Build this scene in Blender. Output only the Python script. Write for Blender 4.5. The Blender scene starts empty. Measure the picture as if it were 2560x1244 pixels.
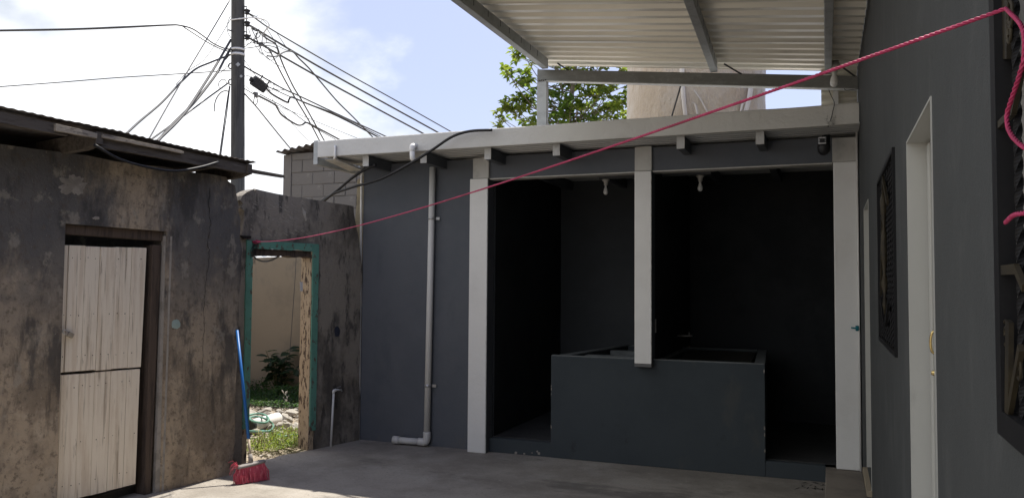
import bpy, bmesh, math, random
from mathutils import Vector, Matrix, noise as mnoise
from math import sin, cos, pi, radians, sqrt, atan2
random.seed(11)
SC = bpy.context.scene
COL = SC.collection

# ------------------------------------------------------------------ camera
YAW, PITCH, ROLL, FPX, EYE = radians(21.70), radians(2.594), radians(.422), 2000., 1.55
def cam_axes():
    f = Vector((-sin(YAW)*cos(PITCH), cos(YAW)*cos(PITCH), sin(PITCH)))
    r = Vector((cos(YAW), sin(YAW), 0)); u = r.cross(f)
    return r*cos(ROLL)+u*sin(ROLL), -r*sin(ROLL)+u*cos(ROLL), f
CR, CU, CF = cam_axes()
CC = Vector((0, 0, EYE))
cam_d = bpy.data.cameras.new('camera'); cam = bpy.data.objects.new('camera', cam_d); COL.objects.link(cam)
cam.matrix_world = Matrix(((CR.x, CU.x, -CF.x, 0), (CR.y, CU.y, -CF.y, 0), (CR.z, CU.z, -CF.z, EYE), (0, 0, 0, 1)))
cam_d.sensor_width = 36; cam_d.lens = FPX/2560*36; cam_d.clip_start = .02; cam_d.clip_end = 600
SC.camera = cam

# ------------------------------------------------------------------ sky, sun, exposure
SUN = Vector((.03, .455, 1)).normalized()
ELEV, AZ = math.asin(SUN.z), atan2(SUN.x, SUN.y)
W = bpy.data.worlds.new('World'); SC.world = W; W.use_nodes = True
nt = W.node_tree; nt.nodes.clear()
def wn(t, **k):
    n = nt.nodes.new(t)
    for a, b in k.items(): setattr(n, a, b)
    return n
sky = wn('ShaderNodeTexSky', sky_type='NISHITA', sun_disc=False, sun_elevation=ELEV, sun_rotation=AZ, air_density=1.0, dust_density=1.6, ozone_density=1.2)
geo = wn('ShaderNodeTexCoord')
mp = wn('ShaderNodeMapping'); mp.inputs['Scale'].default_value = (1, 1, 1.7)
nz = wn('ShaderNodeTexNoise'); nz.inputs['Scale'].default_value = 2.3; nz.inputs['Detail'].default_value = 9; nz.inputs['Roughness'].default_value = .56
nz.inputs['Distortion'].default_value = .25
dotn = wn('ShaderNodeVectorMath', operation='DOT_PRODUCT'); dotn.inputs[1].default_value = (-2.2, -.8, -1.3)  # also fills the unseen sky behind the camera with cloud, added for light
add = wn('ShaderNodeMath', operation='ADD')
mul = wn('ShaderNodeMath', operation='MULTIPLY'); mul.inputs[1].default_value = 1.25
clampn = wn('ShaderNodeMath', operation='MAXIMUM'); clampn.inputs[1].default_value = -.25
rampn = wn('ShaderNodeMapRange', interpolation_type='SMOOTHSTEP'); rampn.inputs['From Min'].default_value = .66; rampn.inputs['From Max'].default_value = .86
# soft grey modelling inside the cloud bank
nz2 = wn('ShaderNodeTexNoise'); nz2.inputs['Scale'].default_value = 5; nz2.inputs['Detail'].default_value = 6
cr2 = wn('ShaderNodeMix', data_type='RGBA'); cr2.inputs['A'].default_value = (3.4, 3.7, 4.2, 1); cr2.inputs['B'].default_value = (8.0, 8.0, 8.0, 1)
mr2 = wn('ShaderNodeMapRange'); mr2.inputs['From Min'].default_value = .36; mr2.inputs['From Max'].default_value = .64
pale = wn('ShaderNodeMix', data_type='RGBA'); pale.inputs['Factor'].default_value = .70; pale.inputs['B'].default_value = (2.95, 3.15, 4.5, 1)
mx = wn('ShaderNodeMix', data_type='RGBA')
bg = wn('ShaderNodeBackground'); bg.inputs['Strength'].default_value = .12
out = wn('ShaderNodeOutputWorld')
L = nt.links.new
L(geo.outputs['Generated'], mp.inputs['Vector']); L(mp.outputs[0], nz.inputs['Vector']); L(mp.outputs[0], nz2.inputs['Vector'])
L(geo.outputs['Generated'], dotn.inputs[0]); L(dotn.outputs['Value'], clampn.inputs[0])
L(nz.outputs[0], mul.inputs[0]); L(mul.outputs[0], add.inputs[0]); L(clampn.outputs[0], add.inputs[1])
L(add.outputs[0], rampn.inputs['Value'])
L(nz2.outputs[0], mr2.inputs['Value']); L(mr2.outputs[0], cr2.inputs['Factor'])
L(sky.outputs[0], pale.inputs['A'])
L(rampn.outputs[0], mx.inputs['Factor']); L(pale.outputs['Result'], mx.inputs['A']); L(cr2.outputs['Result'], mx.inputs['B'])
L(mx.outputs['Result'], bg.inputs['Color']); L(bg.outputs[0], out.inputs['Surface'])

sun_d = bpy.data.lights.new('sun', 'SUN'); sun_o = bpy.data.objects.new('sun', sun_d); COL.objects.link(sun_o)
sun_d.energy = 4.5; sun_d.angle = radians(.6); sun_d.color = (1, .95, .86)
sun_o.rotation_euler = (-SUN).to_track_quat('-Z', 'Y').to_euler(); sun_o.location = (0, 0, 30)
vs = SC.view_settings
SC.display_settings.display_device = 'sRGB'
vs.view_transform = 'Standard'; vs.look = 'None'; vs.gamma = 1; vs.use_curve_mapping = False; vs.exposure = .84
SC.cycles.max_bounces = 8; SC.cycles.diffuse_bounces = 4

# ------------------------------------------------------------------ measuring helpers (photo point -> real plane)
def ray(x, y): return ((x-1280)/FPX)*CR - ((y-622)/FPX)*CU + CF
def on(x, y, n, o):
    d = ray(x, y); n = Vector(n); o = Vector(o)
    return CC + d*((o-CC).dot(n)/d.dot(n))
def PX(x, y, X): return on(x, y, (1, 0, 0), (X, 0, 0))
def PY(x, y, Y): return on(x, y, (0, 1, 0), (0, Y, 0))
def PZ(x, y, z=0): return on(x, y, (0, 0, 1), (0, 0, z))
def PD(x, y, d): return CC + ray(x, y)*d

# ------------------------------------------------------------------ mesh builder
class MB:
    def __init__(s): s.v = []; s.f = []; s.sm = []
    def add(s, vs, fs, smooth=False):
        b = len(s.v); s.v += [Vector(v) for v in vs]
        for f in fs: s.f.append([b+i for i in f]); s.sm.append(smooth)
        return s
    def box(s, x0, x1, y0, y1, z0, z1):
        v = [(x0,y0,z0),(x1,y0,z0),(x1,y1,z0),(x0,y1,z0),(x0,y0,z1),(x1,y0,z1),(x1,y1,z1),(x0,y1,z1)]
        return s.add(v, [(3,2,1,0),(4,5,6,7),(0,1,5,4),(1,2,6,5),(2,3,7,6),(3,0,4,7)])
    def hexa(s, v):   # eight corners, bottom ring then top ring
        return s.add(v, [(3,2,1,0),(4,5,6,7),(0,1,5,4),(1,2,6,5),(2,3,7,6),(3,0,4,7)])
    def bar(s, a, b, w, h, up=(0,0,1)):
        a, b = Vector(a), Vector(b); d = (b-a).normalized(); r = d.cross(Vector(up)).normalized(); u = r.cross(d)
        P = []
        for p in (a, b):
            for i, j in ((-1,-1),(1,-1),(1,1),(-1,1)): P.append(p+r*(i*w/2)+u*(j*h/2))
        return s.add(P, [(3,2,1,0),(4,5,6,7),(0,1,5,4),(1,2,6,5),(2,3,7,6),(3,0,4,7)])
    def prism(s, pts, ext):
        n = len(pts); ext = Vector(ext); a = [Vector(p) for p in pts]; b = [p+ext for p in a]
        return s.add(a+b, [list(range(n-1,-1,-1)), list(range(n,2*n))]+[(i,(i+1)%n,n+(i+1)%n,n+i) for i in range(n)])
    def tube(s, pts, r, n=8, cap=True, smooth=True):
        pts = [Vector(p) for p in pts]; m = len(pts)
        rs = r if isinstance(r, (list, tuple)) else [r]*m
        t0 = (pts[1]-pts[0]).normalized()
        up = Vector((0,0,1)) if abs(t0.z) < .9 else Vector((1,0,0))
        u = t0.cross(up).normalized(); P = []
        for i, p in enumerate(pts):
            t = (pts[min(i+1,m-1)]-pts[max(i-1,0)])
            t = t.normalized() if t.length > 1e-9 else t0
            u = (u-t*u.dot(t)); u = u.normalized() if u.length > 1e-6 else t.orthogonal().normalized()
            w = t.cross(u)
            for k in range(n):
                a = 2*pi*k/n; P.append(p+(u*cos(a)+w*sin(a))*rs[i])
        F = [(i*n+k, i*n+(k+1)%n, (i+1)*n+(k+1)%n, (i+1)*n+k) for i in range(m-1) for k in range(n)]
        s.add(P, F, smooth)
        if cap:
            b = len(s.v)-m*n
            s.f += [[b+k for k in range(n-1,-1,-1)], [b+(m-1)*n+k for k in range(n)]]; s.sm += [False, False]
        return s
    def lathe(s, c, prof, n=20, axis=(0,0,1), smooth=True):
        c = Vector(c); ax = Vector(axis).normalized(); u = ax.orthogonal().normalized(); w = ax.cross(u); P = []
        for r, h in prof:
            for k in range(n):
                a = 2*pi*k/n; P.append(c+ax*h+(u*cos(a)+w*sin(a))*r)
        m = len(prof)
        F = [(i*n+k, i*n+(k+1)%n, (i+1)*n+(k+1)%n, (i+1)*n+k) for i in range(m-1) for k in range(n)]
        F += [list(range(n-1,-1,-1)), [(m-1)*n+k for k in range(n)]]
        return s.add(P, F, smooth)
    def build(s, name, mat, parent=None, bevel=0, solid=0, origin=None, **tags):
        if origin is None:
            if parent is not None: origin = wloc(parent)
            else:
                xs = [v.x for v in s.v]; ys = [v.y for v in s.v]; zs = [v.z for v in s.v]
                origin = Vector(((min(xs)+max(xs))/2, (min(ys)+max(ys))/2, min(zs)))
        origin = Vector(origin)
        me = bpy.data.meshes.new(name); me.from_pydata([v-origin for v in s.v], [], s.f)
        me.polygons.foreach_set('use_smooth', s.sm); me.update()
        bm = bmesh.new(); bm.from_mesh(me); bmesh.ops.recalc_face_normals(bm, faces=bm.faces); bm.to_mesh(me); bm.free()
        me.materials.append(mat)
        o = bpy.data.objects.new(name, me); COL.objects.link(o)
        if parent is not None:
            o.parent = parent; o.location = origin-wloc(parent)
        else: o.location = origin
        if bevel:
            b = o.modifiers.new('bevel', 'BEVEL'); b.width = bevel; b.segments = 2; b.limit_method = 'ANGLE'; b.angle_limit = radians(40)
        if solid:
            b = o.modifiers.new('solid', 'SOLIDIFY'); b.thickness = solid; b.offset = 0
        for k, v in tags.items(): o[k] = v
        return o
def wloc(o):
    p = Vector(o.location)
    while o.parent is not None: o = o.parent; p = p+Vector(o.location)
    return p
def thing(name, label, cat, loc, group=None):
    o = bpy.data.objects.new(name, None); COL.objects.link(o); o.location = loc; o.empty_display_size = .1
    o['label'] = label; o['category'] = cat
    if group: o['group'] = group
    return o
def copy_tree(o, offset, parent=None):
    c = o.copy(); COL.objects.link(c)
    if parent is not None: c.parent = parent
    else: c.location = Vector(o.location)+Vector(offset)
    for ch in list(o.children): copy_tree(ch, offset, c)
    return c
def spline(pts, k=6):
    pts = [Vector(p) for p in pts]
    if len(pts) < 3: return [pts[0].lerp(pts[1], i/(k)) for i in range(k+1)]
    q = [pts[0]*2-pts[1]]+pts+[pts[-1]*2-pts[-2]]; o = []
    for i in range(1, len(q)-2):
        for j in range(k):
            t = j/k; a, b, c, d = q[i-1], q[i], q[i+1], q[i+2]
            o.append(.5*((2*b)+(c-a)*t+(2*a-5*b+4*c-d)*t*t+(3*b-a-3*c+d)*t**3))
    o.append(pts[-1]); return o
def rnd(a, b): return random.uniform(a, b)

# ------------------------------------------------------------------ materials
def mat(name, base, rough=.8, layers=(), bump=(), metal=0, spec=.3, trans=0, coat=0):
    """layers: (colour, noise scale, (sx,sy,sz), lo, hi, amount[, detail]); bump: (scale, (sx,sy,sz), strength, distance)"""
    m = bpy.data.materials.new(name); m.use_nodes = True; t = m.node_tree; N = t.nodes; N.clear(); K = t.links.new
    o = N.new('ShaderNodeOutputMaterial'); p = N.new('ShaderNodeBsdfPrincipled'); K(p.outputs[0], o.inputs[0])
    p.inputs['Roughness'].default_value = rough; p.inputs['Metallic'].default_value = metal
    p.inputs['Specular IOR Level'].default_value = spec; p.inputs['Transmission Weight'].default_value = trans
    tc = N.new('ShaderNodeTexCoord'); cur = None
    def nv(scale, s, detail=7, off=0):
        mpn = N.new('ShaderNodeMapping'); mpn.inputs['Scale'].default_value = s; mpn.inputs['Location'].default_value = (off*3.1, off*1.7, off*2.3)
        K(tc.outputs['Object'], mpn.inputs['Vector'])
        z = N.new('ShaderNodeTexNoise'); z.inputs['Scale'].default_value = scale; z.inputs['Detail'].default_value = detail; z.inputs['Roughness'].default_value = .66
        K(mpn.outputs[0], z.inputs['Vector']); return z.outputs[0]
    for i, l in enumerate(layers):
        c, sc, s, lo, hi, am = l[:6]
        f = nv(sc, s, l[6] if len(l) > 6 else 7, i+1)
        r = N.new('ShaderNodeMapRange'); r.inputs['From Min'].default_value = lo; r.inputs['From Max'].default_value = hi; r.inputs['To Max'].default_value = am
        r.interpolation_type = 'SMOOTHSTEP'; K(f, r.inputs['Value'])
        if len(l) > 7:   # graded layer along z: (z0, z1)
            sx = N.new('ShaderNodeSeparateXYZ'); K(tc.outputs['Object'], sx.inputs[0])
            zr = N.new('ShaderNodeMapRange'); zr.inputs['From Min'].default_value = l[7][0]; zr.inputs['From Max'].default_value = l[7][1]; zr.interpolation_type = 'SMOOTHSTEP'
            K(sx.outputs['Z'], zr.inputs['Value'])
            mm = N.new('ShaderNodeMath'); mm.operation = 'MULTIPLY'; K(r.outputs[0], mm.inputs[0]); K(zr.outputs[0], mm.inputs[1]); fo = mm.outputs[0]
        else: fo = r.outputs[0]
        x = N.new('ShaderNodeMix'); x.data_type = 'RGBA'; K(fo, x.inputs['Factor'])
        x.inputs['B'].default_value = (*c, 1)
        if cur is None: x.inputs['A'].default_value = (*base, 1)
        else: K(cur, x.inputs['A'])
        cur = x.outputs['Result']
    if cur is None: p.inputs['Base Color'].default_value = (*base, 1)
    else: K(cur, p.inputs['Base Color'])
    prev = None
    for i, b in enumerate(bump):
        f = nv(b[0], b[1], 8, 20+i)
        bn = N.new('ShaderNodeBump'); bn.inputs['Strength'].default_value = b[2]; bn.inputs['Distance'].default_value = b[3]
        K(f, bn.inputs['Height'])
        if prev is not None: K(prev, bn.inputs['Normal'])
        prev = bn.outputs[0]
    if prev is not None: K(prev, p.inputs['Normal'])
    return m
I = (1, 1, 1)
M = {}
M['yard'] = mat('yard_concrete', (.33,.30,.26), .9, [((.20,.18,.155),1.1,I,.42,.66,.8), ((.37,.345,.31),2.3,I,.5,.72,.7), ((.11,.10,.09),.8,(1,2.2,1),.57,.7,.7), ((.17,.15,.13),45,I,.52,.68,.5), ((.12,.108,.095),6,(1,3,1),.6,.7,.6), ((.44,.41,.37),16,I,.62,.7,.45), ((.10,.09,.08),90,I,.6,.68,.5)], [(28,I,.25,.01),(3,I,.2,.02)])
M['soil'] = mat('rear_soil', (.30,.25,.19), .95, [((.16,.125,.09),3,I,.45,.65,.8), ((.40,.36,.31),9,I,.55,.7,.7)], [(14,I,.6,.03),(60,I,.5,.01)])
M['shed_wall'] = mat('stained_shaded_render', (.39,.315,.23), .92, [
    ((.44,.37,.285),2.8,I,.5,.64,.65), ((.19,.15,.11),2.0,(1,1,.8),.46,.62,.85), ((.24,.195,.148),6.5,I,.5,.63,.65),
    ((.088,.089,.093),1.5,(1,1.25,.65),.36,.54,.9,9,(.75,1.95)), ((.055,.053,.053),2.9,(1,1.4,.6),.49,.62,.85,9,(-.2,1.3)),  # black mold, plus eave shade put into the colour towards the top
    ((.07,.06,.052),2.2,(1,1.9,.4),.535,.66,.8), ((.30,.27,.225),5,(1,1.2,.9),.57,.66,.6), ((.08,.066,.055),8,(1,2.0,.32),.58,.69,.6),
    ((.105,.086,.068),24,I,.53,.65,.6), ((.42,.38,.33),60,I,.63,.71,.5), ((.032,.029,.026),85,I,.62,.69,.6)],
    [(5,I,.35,.03),(30,I,.5,.016),(125,I,.45,.005)])
M['door_wall'] = mat('damp_render', (.28,.25,.21), .92, [
    ((.27,.25,.22),2.4,I,.5,.66,.6), ((.085,.075,.065),2.0,(1,1,.7),.46,.64,.85),
    ((.075,.07,.066),3.0,(1.4,1.4,.55),.5,.66,.75), ((.16,.13,.095),3.1,I,.5,.66,.75,7,(1.1,.1)), ((.035,.035,.036),7,(1.5,1.5,.5),.54,.64,.7),
    ((.25,.24,.225),30,(1,.5,1),.62,.74,.5), ((.055,.05,.045),50,I,.6,.72,.5)], [(9,I,.4,.03),(40,(1,.5,1),.5,.014),(150,I,.3,.004)])
M['broken'] = mat('fresh_broken_concrete', (.48,.44,.38), .95, [((.25,.22,.18),8,I,.5,.65,.7)], [(20,I,.9,.03)])
M['patch'] = mat('grey_plaster_patch', (.29,.265,.235), .9, [((.20,.18,.155),9,I,.47,.62,.8)], [(30,I,.3,.01)])
M['spot_green'] = mat('pale_green_paint_spot', (.30,.38,.35), .8, [((.2,.2,.18),14,I,.55,.7,.6)])
M['spot_blue'] = mat('blue_black_paint_spot', (.03,.035,.055), .8)
M['crack'] = mat('crack_void', (.02,.018,.016), 1)
M['old_tin'] = mat('old_roof_tin', (.125,.115,.11), .75, [((.075,.055,.045),4,I,.45,.6,.8), ((.17,.165,.16),7,(.5,1,1),.58,.7,.6)], [(20,I,.2,.01)], metal=.2)
M['silver_tin'] = mat('bright_roof_tin', (.55,.56,.57), .4, [((.35,.35,.35),6,I,.5,.6,.5)], metal=.6)
M['old_wood'] = mat('weathered_roof_timber', (.10,.085,.07), .9, [((.05,.04,.033),5,(8,1,8),.45,.62,.8), ((.19,.17,.15),6,(9,.7,9),.56,.7,.7)], [(12,(6,.6,6),.4,.01)])
M['pale_wood'] = mat('broken_pale_timber', (.30,.26,.21), .9, [((.10,.085,.07),9,(4,1,4),.5,.62,.8), ((.42,.39,.34),12,(3,1,3),.6,.7,.6)], [(20,(4,1,4),.5,.01)])
M['jamb_wood'] = mat('dark_door_frame_wood', (.085,.062,.048), .85, [((.04,.03,.025),6,(5,5,.5),.45,.6,.8), ((.15,.12,.095),8,(6,6,.5),.6,.72,.6)], [(16,(5,5,.5),.4,.008)])
M['plank'] = mat('worn_cream_boards', (.76,.68,.56), .8, [
    ((.60,.50,.385),3,(1,9,.5),.46,.64,.7), ((.31,.25,.185),2.6,(1,10,.5),.54,.66,.75), ((.40,.345,.28),7,(1,7,.7),.6,.7,.6), ((.72,.64,.52),5,I,.55,.7,.5), ((.29,.24,.19),3.1,(1,9,.8),.64,.68,.8)], [(10,(1,11,.4),.3,.006),(60,(1,3,.6),.15,.003)])
M['nail'] = mat('rusty_nail', (.035,.025,.02), .8)
M['green'] = mat('peeling_green_paint', (.13,.31,.245), .65, [((.085,.22,.175),4,I,.45,.65,.6), ((.12,.09,.07),16,(1.2,1.2,.8),.57,.60,.95), ((.24,.38,.32),9,I,.56,.7,.5)], [(13,(1.5,1,1),.5,.004)])
M['tan_jamb'] = mat('flaking_tan_timber', (.50,.395,.275), .8, [((.42,.32,.215),5,(3,3,1),.45,.65,.7), ((.08,.055,.04),15,(2.6,2.6,.8),.545,.575,.95), ((.55,.47,.36),24,(2,2,.8),.68,.7,.9)], [(17,(2.2,2.2,.75),.8,.005)])
M['tan_wall'] = mat('tan_boundary_render', (.25,.205,.145), .92, [((.20,.165,.12),1.6,I,.45,.65,.8), ((.26,.14,.07),2.4,(1.2,1.2,.16),.6,.72,.6), ((.14,.125,.105),4,(1,1,.5),.55,.7,.8,7,(1.35,1.95))], [(30,I,.3,.01)])
M['grey_paint'] = mat('dark_grey_wall_paint', (.108,.116,.131), .75, [((.15,.14,.125),6,(1,1,.6),.5,.66,.55,7,(.30,.0)), ((.075,.084,.10),2.1,(1,1,.5),.55,.68,.55), ((.088,.097,.113),1.3,I,.4,.65,.7), ((.132,.135,.145),3.3,(1,1,.4),.58,.75,.5), ((.16,.164,.172),140,I,.58,.75,.5)], [(170,I,.5,.005),(2.2,I,.25,.03)])
M['house_paint'] = mat('house_grey_wall_paint', (.062,.066,.066), .75, [((.05,.054,.055),1.1,I,.4,.65,.7), ((.088,.091,.090),5.5,(1,1,.6),.5,.66,.5), ((.045,.048,.049),9,(1,1,.5),.56,.68,.5), ((.08,.083,.082),2.6,(1,1,.25),.57,.72,.45), ((.035,.035,.035),3,(2.5,2.5,.3),.62,.75,.5,7,(1.7,2.3)), ((.092,.095,.096),140,I,.58,.75,.5)], [(170,I,.5,.005),(2.2,I,.25,.03)])
M['white'] = mat('white_wall_paint', (.74,.735,.71), .7, [((.33,.31,.275),8,(1,1,.6),.5,.66,.55,7,(.22,.0)), ((.66,.65,.62),1.7,I,.45,.7,.7), ((.52,.50,.47),4,(1,1,.3),.64,.76,.4)], [(40,I,.15,.01),(3,I,.35,.03)])
M['door_white'] = mat('door_off_white_paint', (.43,.43,.40), .6, [((.38,.38,.355),2,(1,1,.4),.45,.65,.6), ((.25,.245,.23),5,(1,1,.3),.64,.74,.5)], [(50,I,.1,.005)])
M['fascia_white'] = mat('fascia_plaster_white', (.60,.595,.565), .75, [((.53,.525,.495),1.4,(.6,1,1),.45,.68,.7), ((.36,.35,.32),3,(1.6,1,.5),.62,.74,.5), ((.58,.575,.55),5,I,.55,.7,.5)], [(40,I,.15,.01),(3,I,.5,.04)])
M['dirty_white'] = mat('dirty_white_wall_paint', (.50,.49,.46), .75, [((.36,.35,.32),5,I,.45,.65,.7), ((.58,.57,.53),2,I,.5,.7,.6)], [(40,I,.2,.01)])
M['bay_half_shade'] = mat('half_shaded_bay_grey', (.060,.066,.073), .8, [((.045,.05,.056),1.3,I,.4,.65,.7)], [(170,I,.5,.005)])  # left bay wall: paler copy, its weaker shade put into the colour
M['rim'] = mat('lit_cement_rim', (.15,.162,.164), .8, [((.10,.11,.112),7,I,.45,.62,.8), ((.19,.195,.19),14,I,.58,.7,.5)], [(40,I,.3,.008)])  # rim cement made paler, light on the tops put into the colour
M['board'] = mat('worn_wash_board', (.055,.052,.046), .8, [((.04,.036,.03),5,I,.45,.65,.7)])
M['bay_shade'] = mat('shaded_bay_grey', (.028,.031,.034), .8, [((.012,.0135,.015),1.3,I,.4,.65,.7), ((.022,.024,.026),140,I,.58,.75,.5)], [(170,I,.5,.005)])  # wall grey darkened, the shade inside the bays put into the colour
M['basin_shade'] = mat('shaded_basin_grey', (.047,.057,.064), .8, [((.036,.045,.052),1.1,I,.4,.65,.7), ((.06,.07,.073),140,I,.58,.75,.5), ((.075,.075,.07),2.6,(1,1,.5),.6,.7,.45), ((.022,.025,.027),5,(1,1,.6),.6,.7,.6,7,(.35,.0))], [(170,I,.5,.005),(3,I,.25,.02)])  # grey darkened in the colour for canopy shade, with scuffs near the floor
M['dark_lip'] = mat('column_foot_grey', (.13,.13,.13), .8)
M['galv'] = mat('galvanised_steel', (.40,.415,.42), .5, [((.30,.315,.32),5,(1,1,2),.45,.62,.7), ((.48,.49,.49),30,I,.5,.7,.4), ((.13,.12,.105),3,I,.64,.72,.5)], [(80,I,.05,.002)], metal=.35)
M['beam_steel'] = mat('dull_galvanised_beam', (.20,.205,.195), .55, [((.14,.14,.13),4,(.3,1,1),.45,.65,.7), ((.27,.275,.265),22,I,.5,.7,.4)], [(80,I,.05,.002)], metal=.25)
M['galv_dark'] = mat('grey_painted_steel', (.10,.108,.118), .6, [((.075,.08,.088),3,I,.45,.65,.7)])
M['rafter_face'] = mat('rafter_end_primer', (.52,.52,.51), .6, [((.34,.34,.33),9,I,.5,.65,.6)])
M['zinc'] = mat('cream_roof_zinc', (.70,.67,.585), .36, [((.55,.53,.48),1.5,(.35,1,1),.45,.65,.7), ((.42,.39,.34),2.2,(.25,1.5,1),.6,.72,.4)], metal=.4)
M['zinc_grey'] = mat('bare_roof_zinc', (.52,.53,.53), .4, [((.42,.42,.42),2,I,.45,.65,.6)], metal=.4)
M['block'] = mat('concrete_block', (.165,.155,.142), .95, [((.17,.16,.145),4,I,.45,.65,.7), ((.31,.295,.27),7,I,.56,.72,.6), ((.10,.095,.09),50,I,.6,.72,.5)], [(60,I,.6,.01),(9,I,.3,.02)])
M['mortar'] = mat('grey_mortar', (.17,.16,.145), .95, [((.15,.14,.13),8,I,.45,.65,.7)], [(50,I,.6,.01)])
M['rough_edge'] = mat('unpainted_yellow_render', (.33,.285,.20), .95, [((.19,.165,.125),7,I,.48,.62,.8), ((.07,.06,.05),13,I,.62,.68,.8)], [(22,I,.8,.02)])
M['pvc'] = mat('white_pvc', (.74,.73,.70), .35, [((.62,.60,.56),6,(1,1,.4),.5,.7,.6), ((.40,.38,.34),14,I,.66,.74,.5)])
M['pvc_grey'] = mat('grey_white_pvc', (.62,.61,.585), .4, [((.48,.47,.44),5,(1,1,.3),.5,.7,.6)])
M['black_cable'] = mat('black_cable_sheath', (.018,.018,.02), .5)
M['wire'] = mat('weathered_line_wire', (.06,.06,.062), .6)
M['pole'] = mat('tarred_pole_timber', (.082,.082,.078), .9, [((.045,.045,.045),3,(4,4,.25),.45,.62,.8), ((.125,.123,.115),5,(5,5,.2),.57,.7,.6)], [(9,(6,6,.15),.6,.02)])
M['white_band'] = mat('pale_steel_strap', (.70,.70,.68), .45)
M['dark_plastic'] = mat('black_plastic', (.02,.02,.022), .45)
M['splice'] = mat('bitumen_black_casing', (.03,.03,.033), .7, [((.06,.06,.06),20,I,.5,.65,.6)], [(25,I,.6,.03)])
M['tape'] = mat('grey_tape', (.30,.30,.29), .7)
M['wrap'] = mat('plastic_wrapped_tank', (.44,.35,.25), .35, [((.50,.44,.36),1.6,(1,1,.9),.45,.62,.75), ((.43,.34,.27),2.3,(1,1,.5),.55,.68,.5), ((.35,.28,.24),14,(1,1,3),.69,.73,.6)], [(3,(1,1,.6),.8,.10),(11,(1,1,.4),.7,.04),(30,(1,1,.3),.5,.012)], spec=.5)
M['film'] = mat('white_plastic_film', (.62,.57,.52), .25, [((.52,.45,.39),9,(1,1,.3),.5,.65,.6)], [(20,(1,1,.3),.5,.01)], spec=.6)
M['bark'] = mat('tree_bark', (.20,.17,.13), .9, [((.11,.09,.07),8,(3,3,.5),.45,.65,.7)], [(20,(3,3,.5),.5,.02)])
def leafmat(name, c, c2, sc=1.2):
    m = mat(name, c, .5, [(c2, sc, I, .4, .62, 1), ((c[0]*.6, c[1]*.65, c[2]*.7), 4, I, .5, .7, .7)], spec=.4)
    t = m.node_tree; p = [n for n in t.nodes if n.type == 'BSDF_PRINCIPLED'][0]; o = [n for n in t.nodes if n.type == 'OUTPUT_MATERIAL'][0]
    tr = t.nodes.new('ShaderNodeBsdfTranslucent'); mxs = t.nodes.new('ShaderNodeMixShader'); mxs.inputs[0].default_value = .52
    src = p.inputs['Base Color'].links[0].from_socket
    hs = t.nodes.new('ShaderNodeHueSaturation'); hs.inputs['Hue'].default_value = .475; hs.inputs['Saturation'].default_value = 1.1; hs.inputs['Value'].default_value = 1.9
    t.links.new(src, hs.inputs['Color']); t.links.new(hs.outputs[0], tr.inputs[0])
    t.links.new(p.outputs[0], mxs.inputs[1]); t.links.new(tr.outputs[0], mxs.inputs[2]); t.links.new(mxs.outputs[0], o.inputs[0])
    return m
M['leaf'] = leafmat('tree_leaf', (.075,.145,.026), (.14,.19,.034))
M['weed'] = leafmat('weed_leaf', (.10,.16,.03), (.16,.21,.045), 5)
M['cover'] = leafmat('dark_groundcover_leaf', (.03,.075,.022), (.045,.09,.026), 4)
M['shrub'] = leafmat('dark_shrub_leaf', (.022,.045,.022), (.03,.055,.028), 5)
M['stem'] = mat('green_brown_stem', (.09,.09,.045), .8)
M['straw'] = mat('dry_grass', (.42,.36,.20), .9)
M['stone'] = mat('broken_concrete_rubble', (.42,.39,.34), .95, [((.29,.26,.22),6,I,.45,.65,.7), ((.53,.50,.46),12,I,.55,.7,.6)], [(18,I,.6,.02)])
M['gravel'] = mat('crushed_rubble', (.38,.34,.285), .95, [((.24,.20,.16),3,I,.45,.65,.8)], [(30,I,.6,.01)])
M['hose'] = mat('green_garden_hose', (.12,.27,.21), .45, [((.20,.30,.24),9,I,.5,.7,.6)])
M['foil'] = mat('crumpled_foil', (.55,.55,.54), .3, [((.12,.06,.06),14,I,.56,.6,.9)], metal=.5)
M['rope'] = mat('magenta_nylon_rope', (.36,.022,.085), .6, [((.52,.07,.17),70,I,.5,.66,.6), ((.22,.02,.05),9,I,.5,.66,.7)], spec=.4)
M['bristle'] = mat('pink_broom_bristle', (.62,.10,.15), .6, [((.78,.30,.34),70,(1,1,.12),.52,.62,.8), ((.30,.03,.06),8,(1,1,.5),.55,.7,.6)])
M['broom_blue'] = mat('blue_broom_handle', (.015,.115,.36), .4, [((.03,.16,.42),6,I,.5,.7,.5)])
M['broom_worn'] = mat('worn_handle_metal', (.40,.33,.25), .6, [((.22,.14,.08),14,(1,1,.4),.52,.62,.8)])
M['broom_head'] = mat('grey_broom_block', (.24,.22,.205), .7)
M['black_iron'] = mat('black_wrought_iron', (.008,.008,.009), .6, [((.014,.014,.014),20,I,.5,.7,.5)], spec=.2)
M['gold_iron'] = mat('bronze_gilded_iron', (.042,.034,.020), .55, [((.022,.019,.014),14,I,.45,.62,.85), ((.085,.066,.035),22,I,.6,.68,.6)], metal=.3)
M['brass'] = mat('polished_brass', (.62,.48,.22), .25, metal=.9)
M['lock'] = mat('padlock_brass', (.40,.35,.28), .45, metal=.5)
M['glass'] = mat('dark_window_glass', (.010,.011,.012), .3, spec=.3)
M['louvre'] = mat('white_louvre_frame', (.62,.62,.61), .5)
M['sill'] = mat('beige_step_tile', (.30,.25,.18), .6)
M['sidewalk'] = mat('sidewalk_concrete', (.27,.235,.195), .85, [((.17,.15,.13),1.6,I,.45,.65,.8), ((.08,.075,.07),4,(2,1,1),.62,.72,.6)], [(35,I,.3,.01)])
M['floor_in'] = mat('washhouse_floor', (.055,.055,.055), .7, [((.03,.03,.03),2,I,.45,.65,.8)], [(30,I,.2,.01)])
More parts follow.
